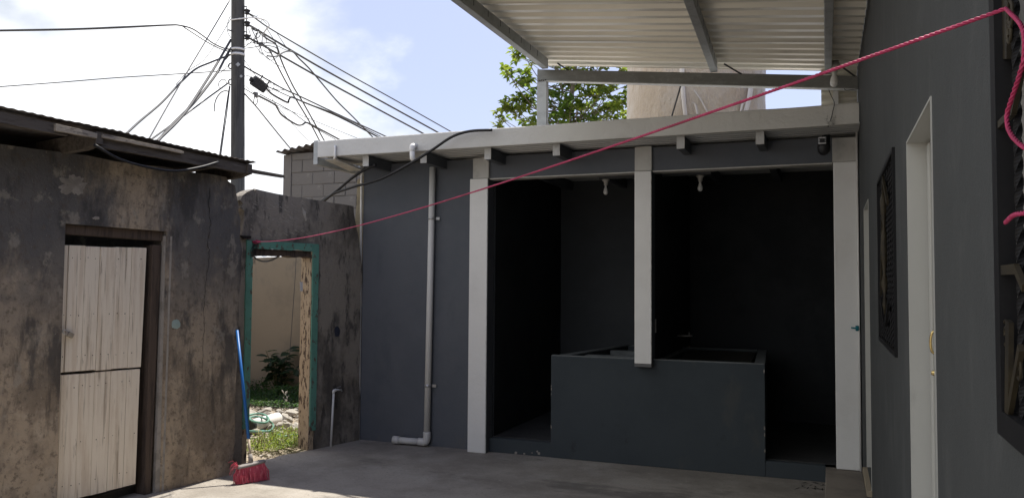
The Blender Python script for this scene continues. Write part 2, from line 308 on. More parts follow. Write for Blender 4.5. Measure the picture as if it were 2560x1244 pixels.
M['bulb'] = mat('white_bulb_glass', (.62,.62,.60), .2, spec=.6)
M['socket'] = mat('white_lamp_socket', (.50,.49,.46), .45)
M['teal'] = mat('teal_valve_plastic', (.01,.17,.21), .4)
M['steel'] = mat('clamp_steel', (.50,.50,.50), .35, metal=.7)
M['screen'] = mat('silver_camera_face', (.45,.45,.46), .35, metal=.3)

# ------------------------------------------------------------------ setting: ground
b = MB(); n = 24; S_ = 160
gx = sorted(set([-S_+i*(2*S_)/n for i in range(n+1)]+[-9+.3*i for i in range(18)])); gy = sorted(set([-S_+i*(2*S_)/n for i in range(n+1)]+[5+.3*i for i in range(17)]))
P = []
for y in gy:
    for x in gx:
        near = 1 if (-9 < x < -4.85 and 5 < y < 9.8) else 0
        P.append((x, y, -.035+near*.035*max(0, mnoise.noise(Vector((x*1.7, y*1.7, 0)))+.35)))
nx = len(gx)
b.add(P, [(j*nx+i, j*nx+i+1, (j+1)*nx+i+1, (j+1)*nx+i) for j in range(len(gy)-1) for i in range(nx-1)], True)
b.build('ground', M['soil'], kind='structure')
edge = [(-4.93,-8),(-4.86,3.8),(-4.72,5.33)]
for i in range(15): edge.append((-4.74+.03*rnd(-1,1)+.012*i, 5.42+.056*i))
edge += [(-4.56,6.3),(-4.46,6.9),(-4.46,7.02),(.3,7.02),(.3,-8)]
MB().prism([(x, y, -.16) for x, y in edge], (0, 0, .16)).build('yard_floor', M['yard'], kind='structure')

# ------------------------------------------------------------------ old shed on the left
def S(Y, off=0, z=0): return Vector((-4.53+.14*(Y-5.32)+off, Y, z))
def SP(x, y, off=0): return on(x, y, (1, -.14, 0), S(5.32, off))
SN = Vector((1, -.14, 0)).normalized(); ST = Vector((.14, 1, 0)).normalized()
shed = thing('old_shed', 'old concrete shed with black stained walls, rusty tin roof and a split plank door', 'shed', S(4.6, -.1))
def jag(a, b_, n, amp):
    o = []
    for i in range(1, n):
        t = i/n; o.append((a[0]+(b_[0]-a[0])*t+rnd(-amp, amp), a[1]+(b_[1]-a[1])*t+rnd(-amp, amp)))
    return o
OP0, OP1, OPZ = 3.845, 4.615, 1.94
ol = [(.5,0),(OP0,0),(OP0,OPZ),(OP1,OPZ-.005),(OP1,0)]
ol += [(5.29,0)]+jag((5.29,0),(5.315,1.8),14,.008)+[(5.33,1.83)]+jag((5.33,1.83),(5.27,2.28),9,.014)+[(5.24,2.35),(5.17,2.38),(5.15,2.41)]
ol += jag((5.15,2.41),(.5,2.41),24,.008)+[(.5,2.41)]
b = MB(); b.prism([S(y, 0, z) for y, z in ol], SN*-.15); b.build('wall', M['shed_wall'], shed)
b = MB()
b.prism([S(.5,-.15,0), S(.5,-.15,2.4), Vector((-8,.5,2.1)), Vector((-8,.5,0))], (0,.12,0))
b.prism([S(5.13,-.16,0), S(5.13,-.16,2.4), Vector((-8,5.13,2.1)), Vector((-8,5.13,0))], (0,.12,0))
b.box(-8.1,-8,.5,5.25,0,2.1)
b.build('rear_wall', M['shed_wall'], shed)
b = MB(); b.box(-8,-4.9,.6,5.1,-.03,.02); b.build('inner_floor', M['yard'], shed)
# crack running down the wall
pts = [(525,470),(522,520),(526,560),(520,600),(523,640),(517,690),(512,730),(510,780),(512,820),(506,860),(508,910),(501,960),(498,1010),(495,1050)]
q = [SP(x+rnd(-2,2), y, .003) for x, y in spline([Vector((a, c, 0)) for a, c in pts], 5) for x, y in [(x, y)]] if False else [SP(v.x+rnd(-1.8,1.8), v.y, .0025) for v in spline([Vector((a, c, 0)) for a, c in pts], 5)]
b = MB(); rk = [rnd(.35,1.5) for _ in q]
for i in range(len(q)-1):
    w0, w1 = .0024*(1-i/len(q)*.7)*rk[i], .0024*(1-(i+1)/len(q)*.7)*rk[i+1]
    b.add([q[i]-ST*w0, q[i]+ST*w0, q[i+1]+ST*w1, q[i+1]-ST*w1], [(0,1,2,3)])
b.build('crack', M['crack'], shed)
def blob(cx, cy, rx, ry, plane, m, name, parent, drips=0, seed=0, off=.003, rough=.25, n=48, **k):
    random.seed(seed); pts = []
    for i in range(n):
        a = 2*pi*i/n; r = 1+rough*.9*mnoise.noise(Vector((cos(a)*1.1+seed*7.3, sin(a)*1.1, seed)))+rough*.9*mnoise.noise(Vector((cos(a)*3.1+seed, sin(a)*3.1, seed)))+rnd(-.05,.05)*rough*4
        pts.append(plane(cx+rx*r*cos(a), cy+ry*r*sin(a), off))
    c = plane(cx, cy, off+.004); b = MB()
    b.add([c]+pts, [(0, 1+i, 1+(i+1)%n) for i in range(n)])
    return b.build(name, m, parent, **k)
blob(186, 462, 30, 24, SP, M['patch'], 'plaster_patch', shed, seed=3, rough=.5, label='pale grey plaster patch high on the stained wall')
blob(440, 810, 11, 12, SP, M['spot_green'], 'paint_spot', shed, seed=5, rough=.15, label='pale green spot beside the plank door')
blob(240, 545, 9, 4, SP, M['patch'], 'plaster_patch', shed, seed=8, rough=.4)
random.seed(21)
# door frame inside the opening
fr = MB()
fr.prism([S(OP0+.002,-.03,1.872), S(OP1-.002,-.03,1.862), S(OP1-.002,-.03,OPZ-.006), S(OP0+.002,-.03,OPZ-.002)], SN*-.10)
fr.build('door_lintel', M['jamb_wood'], shed, bevel=.004)
fr = MB(); fr.prism([S(4.515,-.03,.0), S(4.565,-.03,.0), S(4.60,-.03,1.83), S(4.525,-.03,1.83)], SN*-.11)
fr.build('door_jamb', M['jamb_wood'], shed, bevel=.004)
fr = MB(); fr.prism([S(4.585,-.012,.0), S(OP1+.03,.004,.0), S(OP1+.045,.004,1.9), S(4.605,-.012,1.9)], SN*-.03)
fr.build('render_reveal', M['patch'], shed)
# two door leaves made of boards
def leaf(name, edges_top, edges_bot, ztop, zbot, label):
    d = MB().prism([S(3.90,-.085,(zbot(3.9)+ztop(3.9))/2-.04), S(4.42,-.085,(zbot(4.42)+ztop(4.42))/2-.04), S(4.42,-.085,(zbot(4.42)+ztop(4.42))/2+.05), S(3.9,-.085,(zbot(3.9)+ztop(3.9))/2+.05)], SN*-.03).build(name, M['jamb_wood'], shed, label=label)
    nb = MB()
    for i in range(len(edges_top)-1):
        a, c = edges_top[i]+.0013, edges_top[i+1]-.0013; a2, c2 = edges_bot[i]+.0013, edges_bot[i+1]-.0013
        o1 = -.045+rnd(-.004,.004); o2 = o1+rnd(-.003,.003); j = rnd(-.004,.004); j2 = rnd(-.004,.004)
        P1 = [S(a2,o1,zbot(a2)+j), S(c2,o2,zbot(c2)+j), S(c,o2,ztop(c)+j2), S(a,o1,ztop(a)+j2)]
        pb = MB().prism(P1, SN*-.035).build('plank', M['plank'], d, bevel=.0025)
        for zf in (.12,.45,.9):
            for t in (.25,.75):
                if random.random() < .25: continue
                y = a2+(c2-a2)*t; z = zbot(y)+(ztop(y)-zbot(y))*(zf+rnd(-.008,.008)); r = rnd(.0025,.004)
                cc = S(y, max(o1,o2)+.0012, z); nb.add([cc+ST*r*cos(k*pi/3)+Vector((0,0,r*1.3*sin(k*pi/3))) for k in range(6)], [(0,1,2,3,4,5)])
    nb.build('nails', M['nail'], d, kind='stuff')
    return d
et = [3.853,3.905,4.02,4.128,4.245,4.372,4.49]; eb = [3.848,3.900,4.012,4.12,4.236,4.36,4.470]
leaf('upper_door_leaf', et, eb, lambda y: 1.797+.01*(y-3.85), lambda y: .945-.012*(y-3.85), 'upper half of the plank door with worn bare grain')
et = [3.850,3.882,4.005,4.118,4.238,4.36,4.466]; eb = [3.846,3.878,4.0,4.112,4.232,4.352,4.455]
leaf('lower_door_leaf', et, eb, lambda y: .928-.012*(y-3.85), lambda y: .085+.012*(y-3.85), 'lower half of the plank door in smoother cream paint')
# roof
EX = -4.42
def RZ(x): return 2.535+.075*(x-EX)
b = MB(); nc = 150; r0, r1 = .6, 5.36
P = []
for i in range(nc*4+1):
    y = r0+(r1-r0)*i/(nc*4); h = .0038*sin(2*pi*i/8)*(.4+.6*abs(mnoise.noise(Vector((y*1.1,4,0))))*2)
    for x in (EX+.012*mnoise.noise(Vector((y*3,0,0)))-.0, -6.3, -8.3):
        P.append((x, y+.0, RZ(x)+h+.02+.012*mnoise.noise(Vector((y*1.3,x,1)))+.006*mnoise.noise(Vector((y*5,x,2)))))
b.add(P, [(i*3+k, i*3+k+1, i*3+k+4, i*3+k+3) for i in range(nc*4) for k in range(2)], True)
b.build('roof_sheet', M['old_tin'], shed, solid=.003)
b = MB(); P = []
for i in range(41):
    y = 2.55+.40*i/40; h = .009*sin(2*pi*i/8)
    for x in (EX+.03, -4.9): P.append((x, y, RZ(x)+h+.035))
b.add(P, [(i*2, i*2+1, i*2+3, i*2+2) for i in range(40)], True)
b.build('roof_sheet', M['silver_tin'], shed, solid=.003, label='short bright tin sheet at the left end of the eave')
def eave_board(y0, y1, z0, z1, h0, h1, m, dx=0, tw=.03, label=None):
    pts = []; n = 12
    for i in range(n+1):
        t = i/n; y = y0+(y1-y0)*t; pts.append(Vector((EX-.03+dx, y, z0+(z1-z0)*t-(h0+(h1-h0)*t)+.004*mnoise.noise(Vector((y*9,0,5))))))
    for i in range(n, -1, -1):
        t = i/n; y = y0+(y1-y0)*t; pts.append(Vector((EX-.03+dx, y, z0+(z1-z0)*t+.003*mnoise.noise(Vector((y*8,3,5))))))
    o = MB().prism(pts, (-tw, 0, 0)).build('eave_board', m, shed, bevel=.002)
    if label: o['label'] = label
eave_board(2.6, 3.60, 2.528, 2.528, .07, .065, M['old_wood'], .012)
eave_board(3.50, 3.80, 2.522, 2.518, .045, .035, M['pale_wood'], .03, label='short broken pale board at the eave')
eave_board(3.84, 5.33, 2.518, 2.525, .085, .075, M['old_wood'], .004)
eave_board(3.84, 4.55, 2.523, 2.520, .028, .02, M['pale_wood'], .03, .02, label='narrow pale batten under the tin edge')
for y, zz in ((2.75,0),(3.80,0),(5.26,.0)):
    pts = [Vector((EX-.01, y, RZ(EX)-.005)), Vector((EX-.01, y, RZ(EX)-.085)), Vector((EX-.12, y, RZ(EX)-.115)), Vector((-4.98, y, 2.385)), Vector((-4.98, y, RZ(-4.98)))]
    MB().prism(pts, (0, .055, 0)).build('rafter', M['old_wood'], shed, bevel=.003)
# splintered roof lath sticking out past the corner
b = MB(); a0 = Vector((EX-.02, 5.30, 2.475)); a1 = PX(712, 442, EX-.02)
for k in range(7):
    r_ = Vector((rnd(-.008,.008), 0, rnd(-.016,.016))); t = rnd(.78,1)
    b.bar(a0+r_, a0.lerp(a1, t)+r_*.8, .012, .009)
b.build('splintered_lath', M['old_wood'], shed)
# cable looping below the eave
pts = spline([PX(236,362,EX), PX(300,398,EX-.02), PX(380,420,EX-.02), PX(440,427,EX-.02), PX(500,418,EX), PX(545,405,EX)], 6)
MB().tube(pts, .0095, 8).build('drooping_cable', M['black_cable'], label='thick black cable drooping below the shed eave', category='cable')
# padlock
pl_ = thing('padlock', 'small worn padlock hanging on the left edge of the plank door', 'padlock', SP(172, 840, -.03))
c = SP(168, 834, -.02)
b = MB(); A_ = SP(163,829,-.02); B_ = SP(182,840,-.02); b.bar(A_.lerp(B_,.35), B_, .022, .034); b.build('body', M['lock'], pl_, bevel=.004)
b = MB(); u = (B_-A_).normalized(); v = Vector((0,0,1)); v = (v-u*v.dot(u)).normalized(); cc = A_.lerp(B_,.35)
b.tube([cc+v*.012, cc-u*.03+v*.012, cc-u*.042+v*.005, cc-u*.042-v*.005, cc-u*.03-v*.012, cc-v*.012], .0035, 8); b.build('shackle', M['steel'], pl_)

# ------------------------------------------------------------------ broken wall with the green doorway
def D(Y, off=0, z=0): return Vector((-4.383+.25*(Y-6.922)+off, Y, z))
def DP(x, y, off=0): return on(x, y, (1, -.25, 0), D(6.922, off))
DN = Vector((1, -.25, 0)).normalized(); DT = Vector((.25, 1, 0)).normalized()
gw = thing('broken_wall', 'stained concrete wall with a crumbled top corner and a green framed doorway', 'wall', D(6.2, -.08))
def DYZ(x, y): p = DP(x, y); return (p.y, p.z)
O0, O1, OZ = 5.60, 6.365, 1.918
ol = [(6.925,0)]+[(O1,0),(O1,OZ),(O0,OZ),(O0,0),(5.40,0),(5.40,1.75)]
top = [(603,590),(609,556),(611,527),(602,520),(607,508),(600,500),(606,489),(615,482),(626,476),(638,472),(650,475),(668,479),(690,484),(708,487),(722,491),(737,492),(760,495),(782,499),(800,501),(830,507),(860,511),(884,515),(885,534),(889,557),(894,580),(898,604)]
ol += [DYZ(x, y) for x, y in top]
ol += [(6.925+rnd(-.012,.006), 1.85-.13*i) for i in range(1, 14)]
MB().prism([D(y, 0, z) for y, z in ol], DN*-.14).build('wall', M['door_wall'], gw)
# fresh broken concrete chunks along the crumbled corner
b = MB()
for i in range(46):
    t = random.random()
    pth = [(612,528),(603,519),(602,505),(598,494),(612,484),(628,478),(640,474)]
    k = min(int(t*6), 5); f = t*6-k; x = pth[k][0]+(pth[k+1][0]-pth[k][0])*f+rnd(-3,3); y = pth[k][1]+(pth[k+1][1]-pth[k][1])*f+rnd(-2,3)
    c = DP(x, y, rnd(-.1,.004)); r = rnd(.006,.017)
    vs_ = [c+Vector((rnd(-1,1),rnd(-1,1),rnd(-1,1))).normalized()*r for _ in range(6)]
    b.add(vs_, [(0,1,2),(0,2,3),(0,3,4),(0,4,1),(5,2,1),(5,3,2),(5,4,3),(5,1,4)])
for i in range(26):
    x = rnd(735, 783); c = DP(x, 493+(x-737)*.15+rnd(-1,3), rnd(-.08,.003)); r = rnd(.005,.012)
    vs_ = [c+Vector((rnd(-1,1),rnd(-1,1),rnd(-.6,.6)))*r for _ in range(6)]
    b.add(vs_, [(0,1,2),(0,2,3),(0,3,4),(0,4,1),(5,2,1),(5,3,2),(5,4,3),(5,1,4)])
b.build('broken_edge', M['broken'], gw, kind='stuff')
# scratches in the render
b = MB()
for i in range(90):
    x, y = rnd(615, 765), rnd(500, 588); l = rnd(3, 13)
    p, q_ = DP(x, y, .002), DP(x+l, y+l*rnd(.45,.75), .002); w = Vector((0,0,rnd(.0012,.003)))
    b.add([p-w, q_-w*.3, q_+w*.3, p+w], [(0,1,2,3)])
b.build('render_scratches', M['broken'], gw, kind='stuff')
b = MB(); b.add([DP(755,516,.003), DP(764,530,.003), DP(767,550,.003), DP(764,553,.003), DP(757,534,.003)], [(0,1,2,3,4)]); b.build('chipped_flake', M['broken'], gw)
blob(843, 828, 7, 13, DP, M['spot_blue'], 'paint_spot', gw, seed=4, rough=.12, label='small dark blue oval spot right of the doorway')
random.seed(33)
# doorway frame
df = MB(); df.prism([D(6.30,-.001,.0), D(6.362,-.001,.0), D(6.362,-.001,1.86), D(6.30,-.001,1.86)], DN*-.145)
j = df.build('door_jamb', M['tan_jamb'], gw, bevel=.004, label='right door jamb in flaking tan paint')
def rough_strip(y0, y1, z0, z1, off, th, name, m, parent, vert=True, amp=.004):
    n = 16; pts = []
    if vert:
        pts = [D(y0+rnd(-amp,amp)*(1 if i%2 else .4), off, z0+(z1-z0)*i/n) for i in range(n+1)]+[D(y1, off, z1-(z1-z0)*i/n) for i in range(n+1)]
    else:
        pts = [D(y0+(y1-y0)*i/n, off, z0+rnd(-amp,amp)) for i in range(n+1)]+[D(y1-(y1-y0)*i/n, off, z1) for i in range(n+1)]
    return MB().prism(pts, DN*-th).build(name, m, parent, label='') if False else MB().prism(pts, DN*-th).build(name, m, parent)
rough_strip(6.303, 6.372, .18, 1.925, .014, .014, 'jamb_casing', M['green'], gw)
rough_strip(5.592, 5.655, .30, 1.925, .014, .014, 'jamb_casing', M['green'], gw)
rough_strip(5.656, 6.302, 1.858, 1.925, .014, .02, 'lintel_casing', M['green'], gw, False, .006)
df = MB(); df.prism([D(5.60,-.002,.0), D(5.65,-.002,.0), D(5.65,-.002,1.80), D(5.60,-.002,1.80)], DN*-.13)
df.build('door_jamb', M['tan_jamb'], gw, bevel=.004)
rough_strip(5.602, 6.299, 1.80, 1.856, -.006, .12, 'door_lintel', M['jamb_wood'], gw, False, .012)
MB().prism([DP(750,704,-.03), DP(757,704,-.03), DP(757,727,-.03), DP(751,727,-.03)], DN*-.004).build('strike_plate', M['louvre'], gw)
b = MB(); b.prism([DP(602,588,.03), DP(628,590,.03), DP(628,595,.03), DP(612,597,.03)], DN*-.05); b.build('broken_ledge', M['crack'], gw)

# ------------------------------------------------------------------ grey wash house at the back
WY = 6.95
wh = thing('wash_house', 'dark grey wash house with white columns, white fascia and open bays', 'building', (-2.1, 8, 0))
MB().box(-4.39,-3.157,WY,7.12,-.05,2.752).build('front_wall', M['grey_paint'], wh)
b = MB(); n = 14
pts = [(-4.392, 6.955)]
MB().prism([(-4.392,6.975,0)]+[(-4.49+rnd(-.012,.012),6.975,.01+i*.2) for i in range(14)]+[(-4.392,6.975,2.66)], (0,.2,0)).build('raw_wall_edge', M['rough_edge'], wh)
MB().box(-4.39,-4.25,7.121,9.1,0,2.74).build('end_wall', M['rough_edge'], wh)
# columns
def column(x0, x1, z0, z1, cx0, cx1):
    c = MB().box(x0+.002,x1-.001,6.862,7.0,z0,2.548).build('column', M['grey_paint'], wh, bevel=.003)
    p = [(x0+rnd(-.002,.002),6.842,z0)]
    MB().box(x0,x1,6.84,6.861,z0,2.548).build('painted_face', M['white'], c, bevel=.006)
    MB().box(cx0,cx1,6.847,6.985,2.5505,z1).build('column_cap', M['dirty_white'], c, bevel=.006)
    return c
column(-3.156,-2.972,0,2.745,-3.13,-2.966)
column(-1.578,-1.430,.885,2.765,-1.578,-1.428)
MB().box(-1.579,-1.429,6.842,6.924,.857,.884).build('column_foot', M['dark_lip'], wh, bevel=.004)
column(.03,.2,.132,2.745,.025,.205)
MB().box(-2.965,-1.58,6.875,7.0,2.552,2.755).build('beam', M['grey_paint'], wh)
MB().box(-1.427,.024,6.875,7.0,2.552,2.755).build('beam', M['grey_paint'], wh)
MB().box(-2.965,-1.58,6.868,7.0,2.540,2.550).build('beam_edge', M['dirty_white'], wh)
MB().box(-1.427,.024,6.868,7.0,2.540,2.550).build('beam_edge', M['dirty_white'], wh)
# fascia, slightly wavy plaster
b = MB(); pts = []
N_ = 40
for i in range(N_+1):
    x = -4.585+(4.795)*i/N_
    w = .004*mnoise.noise(Vector((x*2, 0, 0)))
    pts.append((x, w))
P = []
for x, w in pts:
    P += [(x,6.432+w,2.768+w), (x,6.43+w,2.775+w), (x,6.43-w,2.918+w), (x,6.436-w,2.926+w), (x,6.485,2.926+w), (x,6.485,2.768+w)]
F = [(i*6+k, i*6+(k+1)%6, (i+1)*6+(k+1)%6, (i+1)*6+k) for i in range(N_) for k in range(6)]+[[5,4,3,2,1,0], [N_*6+k for k in range(6)]]
b.add(P, F); b.build('fascia', M['fascia_white'], wh)
# corrugated roof, ribs along X
def ribbed(f, u0, u1, v0, v1, pitch, amp, nu=2):
    prof = []; v = v0
    while v < v1-1e-6:
        for d, h in ((0,0),(.34,0),(.54,1),(.82,1)):
            if v+d*pitch < v1: prof.append((v+d*pitch, h*amp))
        v += pitch
    prof.append((v1, 0)); b = MB(); P = []
    for i in range(nu+1):
        u = u0+(u1-u0)*i/nu
        for v, h in prof: P.append(f(u, v, h))
    m = len(prof)
    b.add(P, [(i*m+k, i*m+k+1, (i+1)*m+k+1, (i+1)*m+k) for i in range(nu) for k in range(m-1)]); return b
ribbed(lambda u, v, h: (u, v, 2.778+h), -4.575, .2185, 6.487, 9.25, .085, .022).build('roof_sheet', M['zinc_grey'], wh, solid=.0015)
for x in (-4.135,-3.515,-2.868,-2.222,-1.155,-.535):
    r_ = MB().box(x,x+.062,6.53,9.1,2.672,2.774).build('rafter', M['galv_dark'], wh, bevel=.002)
    MB().box(x-.001,x+.063,6.524,6.529,2.671,2.775).build('rafter_cap', M['rafter_face'], r_)
MB().box(-4.64,-4.592,6.44,8.2,2.70,2.935).build('edge_purlin', M['galv'], wh, bevel=.003)
MB().hexa([(-4.55,6.5,2.748),(-4.40,6.5,2.748),(-4.40,6.93,2.70),(-4.55,6.93,2.70),(-4.55,6.5,2.755),(-4.40,6.5,2.755),(-4.40,6.93,2.71),(-4.55,6.93,2.71)]).build('soffit_strip', M['dirty_white'], wh)
# plinth, inner walls
MB().box(-2.972,-.05,6.93,9.1,0,.13).build('plinth', M['basin_shade'], wh, bevel=.004)
MB().box(-2.955,.215,6.99,9.0,.131,.136).build('bay_floor', M['floor_in'], wh)
MB().box(-3.10,-2.956,7.002,9.1,.0,2.75).build('inner_wall', M['bay_shade'], wh)
MB().box(-1.449,.219,9.0,9.12,.137,2.776).build('inner_wall', M['bay_shade'], wh)
MB().box(-2.955,-1.551,8.99,9.12,.137,2.776).build('inner_wall', M['bay_half_shade'], wh)
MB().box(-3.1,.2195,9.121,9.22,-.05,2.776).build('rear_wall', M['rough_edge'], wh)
MB().box(-1.55,-1.45,7.003,9.06,.902,2.772).build('inner_wall', M['bay_shade'], wh)
# plaster specks and marks at the foot of the plinth
for x, y, rx in ((1347,1132,4),(1330,1131,2),(1290,1131,4),(1311,1133,3),(1343,1127,3)):
    c = PY(x, y, 6.9275); b = MB(); b.add([c+Vector((cos(a)*rx*.0037*rnd(.7,1.2),0,sin(a)*rx*.0032*rnd(.7,1.2))) for a in [k*pi/4 for k in range(8)]], [list(range(8))])
    b.build('paint_chip', M['patch'], wh)
# wash basin
wb = thing('wash_basin', 'grey masonry laundry basin with open troughs behind the middle column', 'basin', (-1.44, 7.5, .13))
b = MB(); T, F_ = .905, .925
def BX(y): t = (y-6.985)/1.6; return -2.366+.25*t, -.508-.10*t
def slab(b, xa0, xb0, xa1, xb1, y0, y1, z0, z1): return b.hexa([(xa0,y0,z0),(xb0,y0,z0),(xb1,y1,z0),(xa1,y1,z0),(xa0,y0,z1),(xb0,y0,z1),(xb1,y1,z1),(xa1,y1,z1)])
b.box(-2.366,-.508,6.924,6.985,.0,F_-.012)
slab(b,-2.366,-2.245,-2.116,-2.02,6.985,8.6,.137,T); slab(b,-.60,-.508,-.70,-.608,6.985,8.6,.137,T)
slab(b,-2.03,-.70,-2.019,-.701,8.5,8.6,.137,T)
b.box(-1.60,-1.40,6.985,8.5,.137,T-.02)
b.build('body', M['basin_shade'], wb, bevel=.006)
b = MB(); b.box(-2.362,-.512,6.93,6.984,F_-.0115,F_-.004); slab(b,-2.362,-2.25,-2.112,-2.024,6.986,8.596,T+.001,T+.007); slab(b,-.596,-.512,-.696,-.612,6.986,8.596,T+.001,T+.007); slab(b,-2.023,-.697,-2.015,-.705,8.505,8.596,T+.001,T+.007); b.box(-1.596,-1.404,6.99,8.499,T-.019,T-.014)
b.build('rim', M['rim'], wb)
for y0, y1 in ((7.36,7.45),(7.95,8.04)):
    MB().box(BX(y1)[0]+.118,-1.60,y0,y1,.137,T-.008).build('divider', M['rim'], wb, bevel=.005)
MB().box(-2.02,-1.605,6.99,8.49,.137,.45).build('trough_floor', M['floor_in'], wb)
MB().box(-1.395,-.702,6.99,8.49,.137,.62).build('trough_floor', M['floor_in'], wb)
MB().hexa([(-1.395,7.55,.62),(-.705,7.55,.62),(-.705,8.49,.62),(-1.395,8.49,.62),(-1.395,7.55,.80),(-.705,7.55,.80),(-.705,8.49,.895),(-1.395,8.49,.895)]).build('wash_board', M['board'], wb, bevel=.005)
tp = thing('basin_tap', 'small pale tap on the wall above the right trough', 'tap', (-1.4, 8.2, 1.05))
MB().tube([(-1.449,8.2,1.05),(-1.30,8.2,1.055)], .009, 8).build('spout', M['steel'], tp)
MB().tube([(-1.33,8.2,1.055),(-1.33,8.2,1.09)], .007, 8).build('handle', M['steel'], tp)
ow = thing('wall_outlet', 'white outlet plate on the dark partition right of the middle column', 'outlet', (-1.449,7.03,1.22))
MB().box(-1.4495,-1.440,7.03,7.10,1.14,1.26).build('plate', M['louvre'], ow, bevel=.002)
MB().box(-1.4398,-1.436,7.055,7.075,1.18,1.22).build('switch', M['socket'], ow)
# lamps in the bays
def lamp(x, y, zt, label, drop=0):
    l = thing('lamp', label, 'lamp', (x, y, zt-.1), 'bare bulb lamps')
    MB().lathe((x,y,zt), [(.036,0),(.038,-.012),(.022,-.024),(.019,-.055),(.017,-.06)], 16).build('socket', M['socket'], l)
    MB().lathe((x,y,zt-.06), [(.010,0),(.011,-.015),(.020,-.038),(.025,-.058),(.022,-.076),(.012,-.087),(.002,-.09)], 16).build('bulb', M['bulb'], l)
    return l
lamp(-1.99, 7.42, 2.57, 'bare bulb lamp hanging in the left bay beside the middle column')
lamp(-1.10, 7.42, 2.57, 'bare bulb lamp hanging in the dark right bay')
MB().box(-2.05,-1.0,7.395,7.445,2.572,2.60).box(-2.02,-1.96,7.40,7.44,2.60,2.77).box(-1.13,-1.07,7.40,7.44,2.60,2.77).build('lamp_batten', M['galv_dark'], wh)

random.seed(14)
for cx in (-2.364, -.51):
    for k in range(4):
        z = rnd(.2,.9); r = rnd(.006,.014); c = Vector((cx, 6.9225, z))
        MB().add([c+Vector((rnd(.5,1)*r*cos(a)*.6+(r*.3 if cx < -1 else -r*.3), 0, rnd(.6,1.2)*r*sin(a)*1.6)) for a in [q*pi/4 for q in range(8)]], [list(range(8))]).build('paint_chip', M['patch'], wb)

# ------------------------------------------------------------------ pipes on the wash house
t = thing('wall_pipe', 'thick white drain pipe down the grey wall with an elbow on the floor', 'pipe', (-3.6, 6.91, 0))
MB().tube([(-3.585,6.905,2.69),(-3.60,6.905,1.3),(-3.613,6.905,.10)], .031, 14).build('pipe', M['pvc_grey'], t)
MB().tube(spline([(-3.613,6.905,.14),(-3.614,6.905,.075),(-3.635,6.903,.045),(-3.70,6.90,.043)], 5), .037, 14).build('elbow', M['pvc_grey'], t)
MB().tube([(-3.70,6.90,.043),(-3.93,6.88,.043)], .031, 14).build('pipe', M['pvc_grey'], t)
MB().tube([(-3.90,6.883,.043),(-3.965,6.877,.043)], .038, 14).build('pipe_cap', M['pvc_grey'], t)
for z, x in ((2.19,-3.590),(.58,-3.608)):
    c = MB().lathe((x,6.905,z-.012), [(.034,0),(.034,.024)], 14).build('clamp', M['steel'], t)
    MB().box(x+.036,x+.075,6.925,6.931,z-.013,z+.013).build('clamp_tab', M['steel'], c)
t = thing('corner_pipe', 'thin white pipe running from the fascia down the left corner of the grey wall', 'pipe', (-4.41, 6.93, 0))
pp = [PY(838,364,6.418), PY(838,392,6.418), Vector((-4.41,6.50,2.748)), Vector((-4.40,6.93,2.70)), Vector((-4.408,6.935,2.64)), Vector((-4.402,6.94,1.4)), Vector((-4.397,6.935,.0))]
MB().tube(spline(pp, 5), .0115, 10).build('pipe', M['pvc'], t)
MB().tube([(-4.4025,6.938,.44),(-4.4005,6.938,.52)], .016, 10).build('coupling', M['pvc'], t)
t = thing('roof_spout', 'white elbow spout poking out of the fascia', 'spout', PY(1030,390,6.38))
c = PY(1031,372,6.38)
MB().tube(spline([c+Vector((.0,.07,.03)), c+Vector((0,.03,.03)), c+Vector((0,0,.018)), c+Vector((0,-.004,-.02))], 6), .027, 14).build('elbow', M['pvc'], t)
MB().tube([c+Vector((0,-.004,-.015)), c+Vector((.002,-.002,-.085)), c+Vector((.015,.02,-.115))], .024, 14).build('spout_tube', M['pvc'], t)
for lab, pts, r in (('black conduit arching from the broken wall over the white fascia', [(800,505),(830,486),(880,468),(950,448),(1020,412),(1080,375),(1130,342),(1175,328),(1230,325)], .0125),
               ('short black conduit rising behind the thin corner pipe', [(806,505),(850,470),(880,445),(912,424),(940,412)], .014)):
    n = len(pts); q = []
    for i, (x, y) in enumerate(pts):
        Y = 6.86-.50*min(1, max(0, (x-800)/230)); q.append(PY(x, y, Y))
    MB().tube(spline(q, 5), r, 10).build('conduit', M['black_cable'], label=lab, category='cable')
t = thing('column_pipe', 'thin white water pipe on the right column with a teal valve', 'pipe', (.205, 6.83, .13))
MB().tube([(.205,6.832,.131),(.205,6.832,2.9)], .008, 8).build('pipe', M['pvc'], t)
c = PY(2143,820,6.825)
MB().lathe(c+Vector((0,0,-.02)), [(.012,0),(.013,.04)], 10).build('valve', M['teal'], t)
MB().bar(c+Vector((-.045,-.012,.004)), c+Vector((.012,-.012,0)), .012, .012).build('valve_handle', M['teal'], t, bevel=.003)
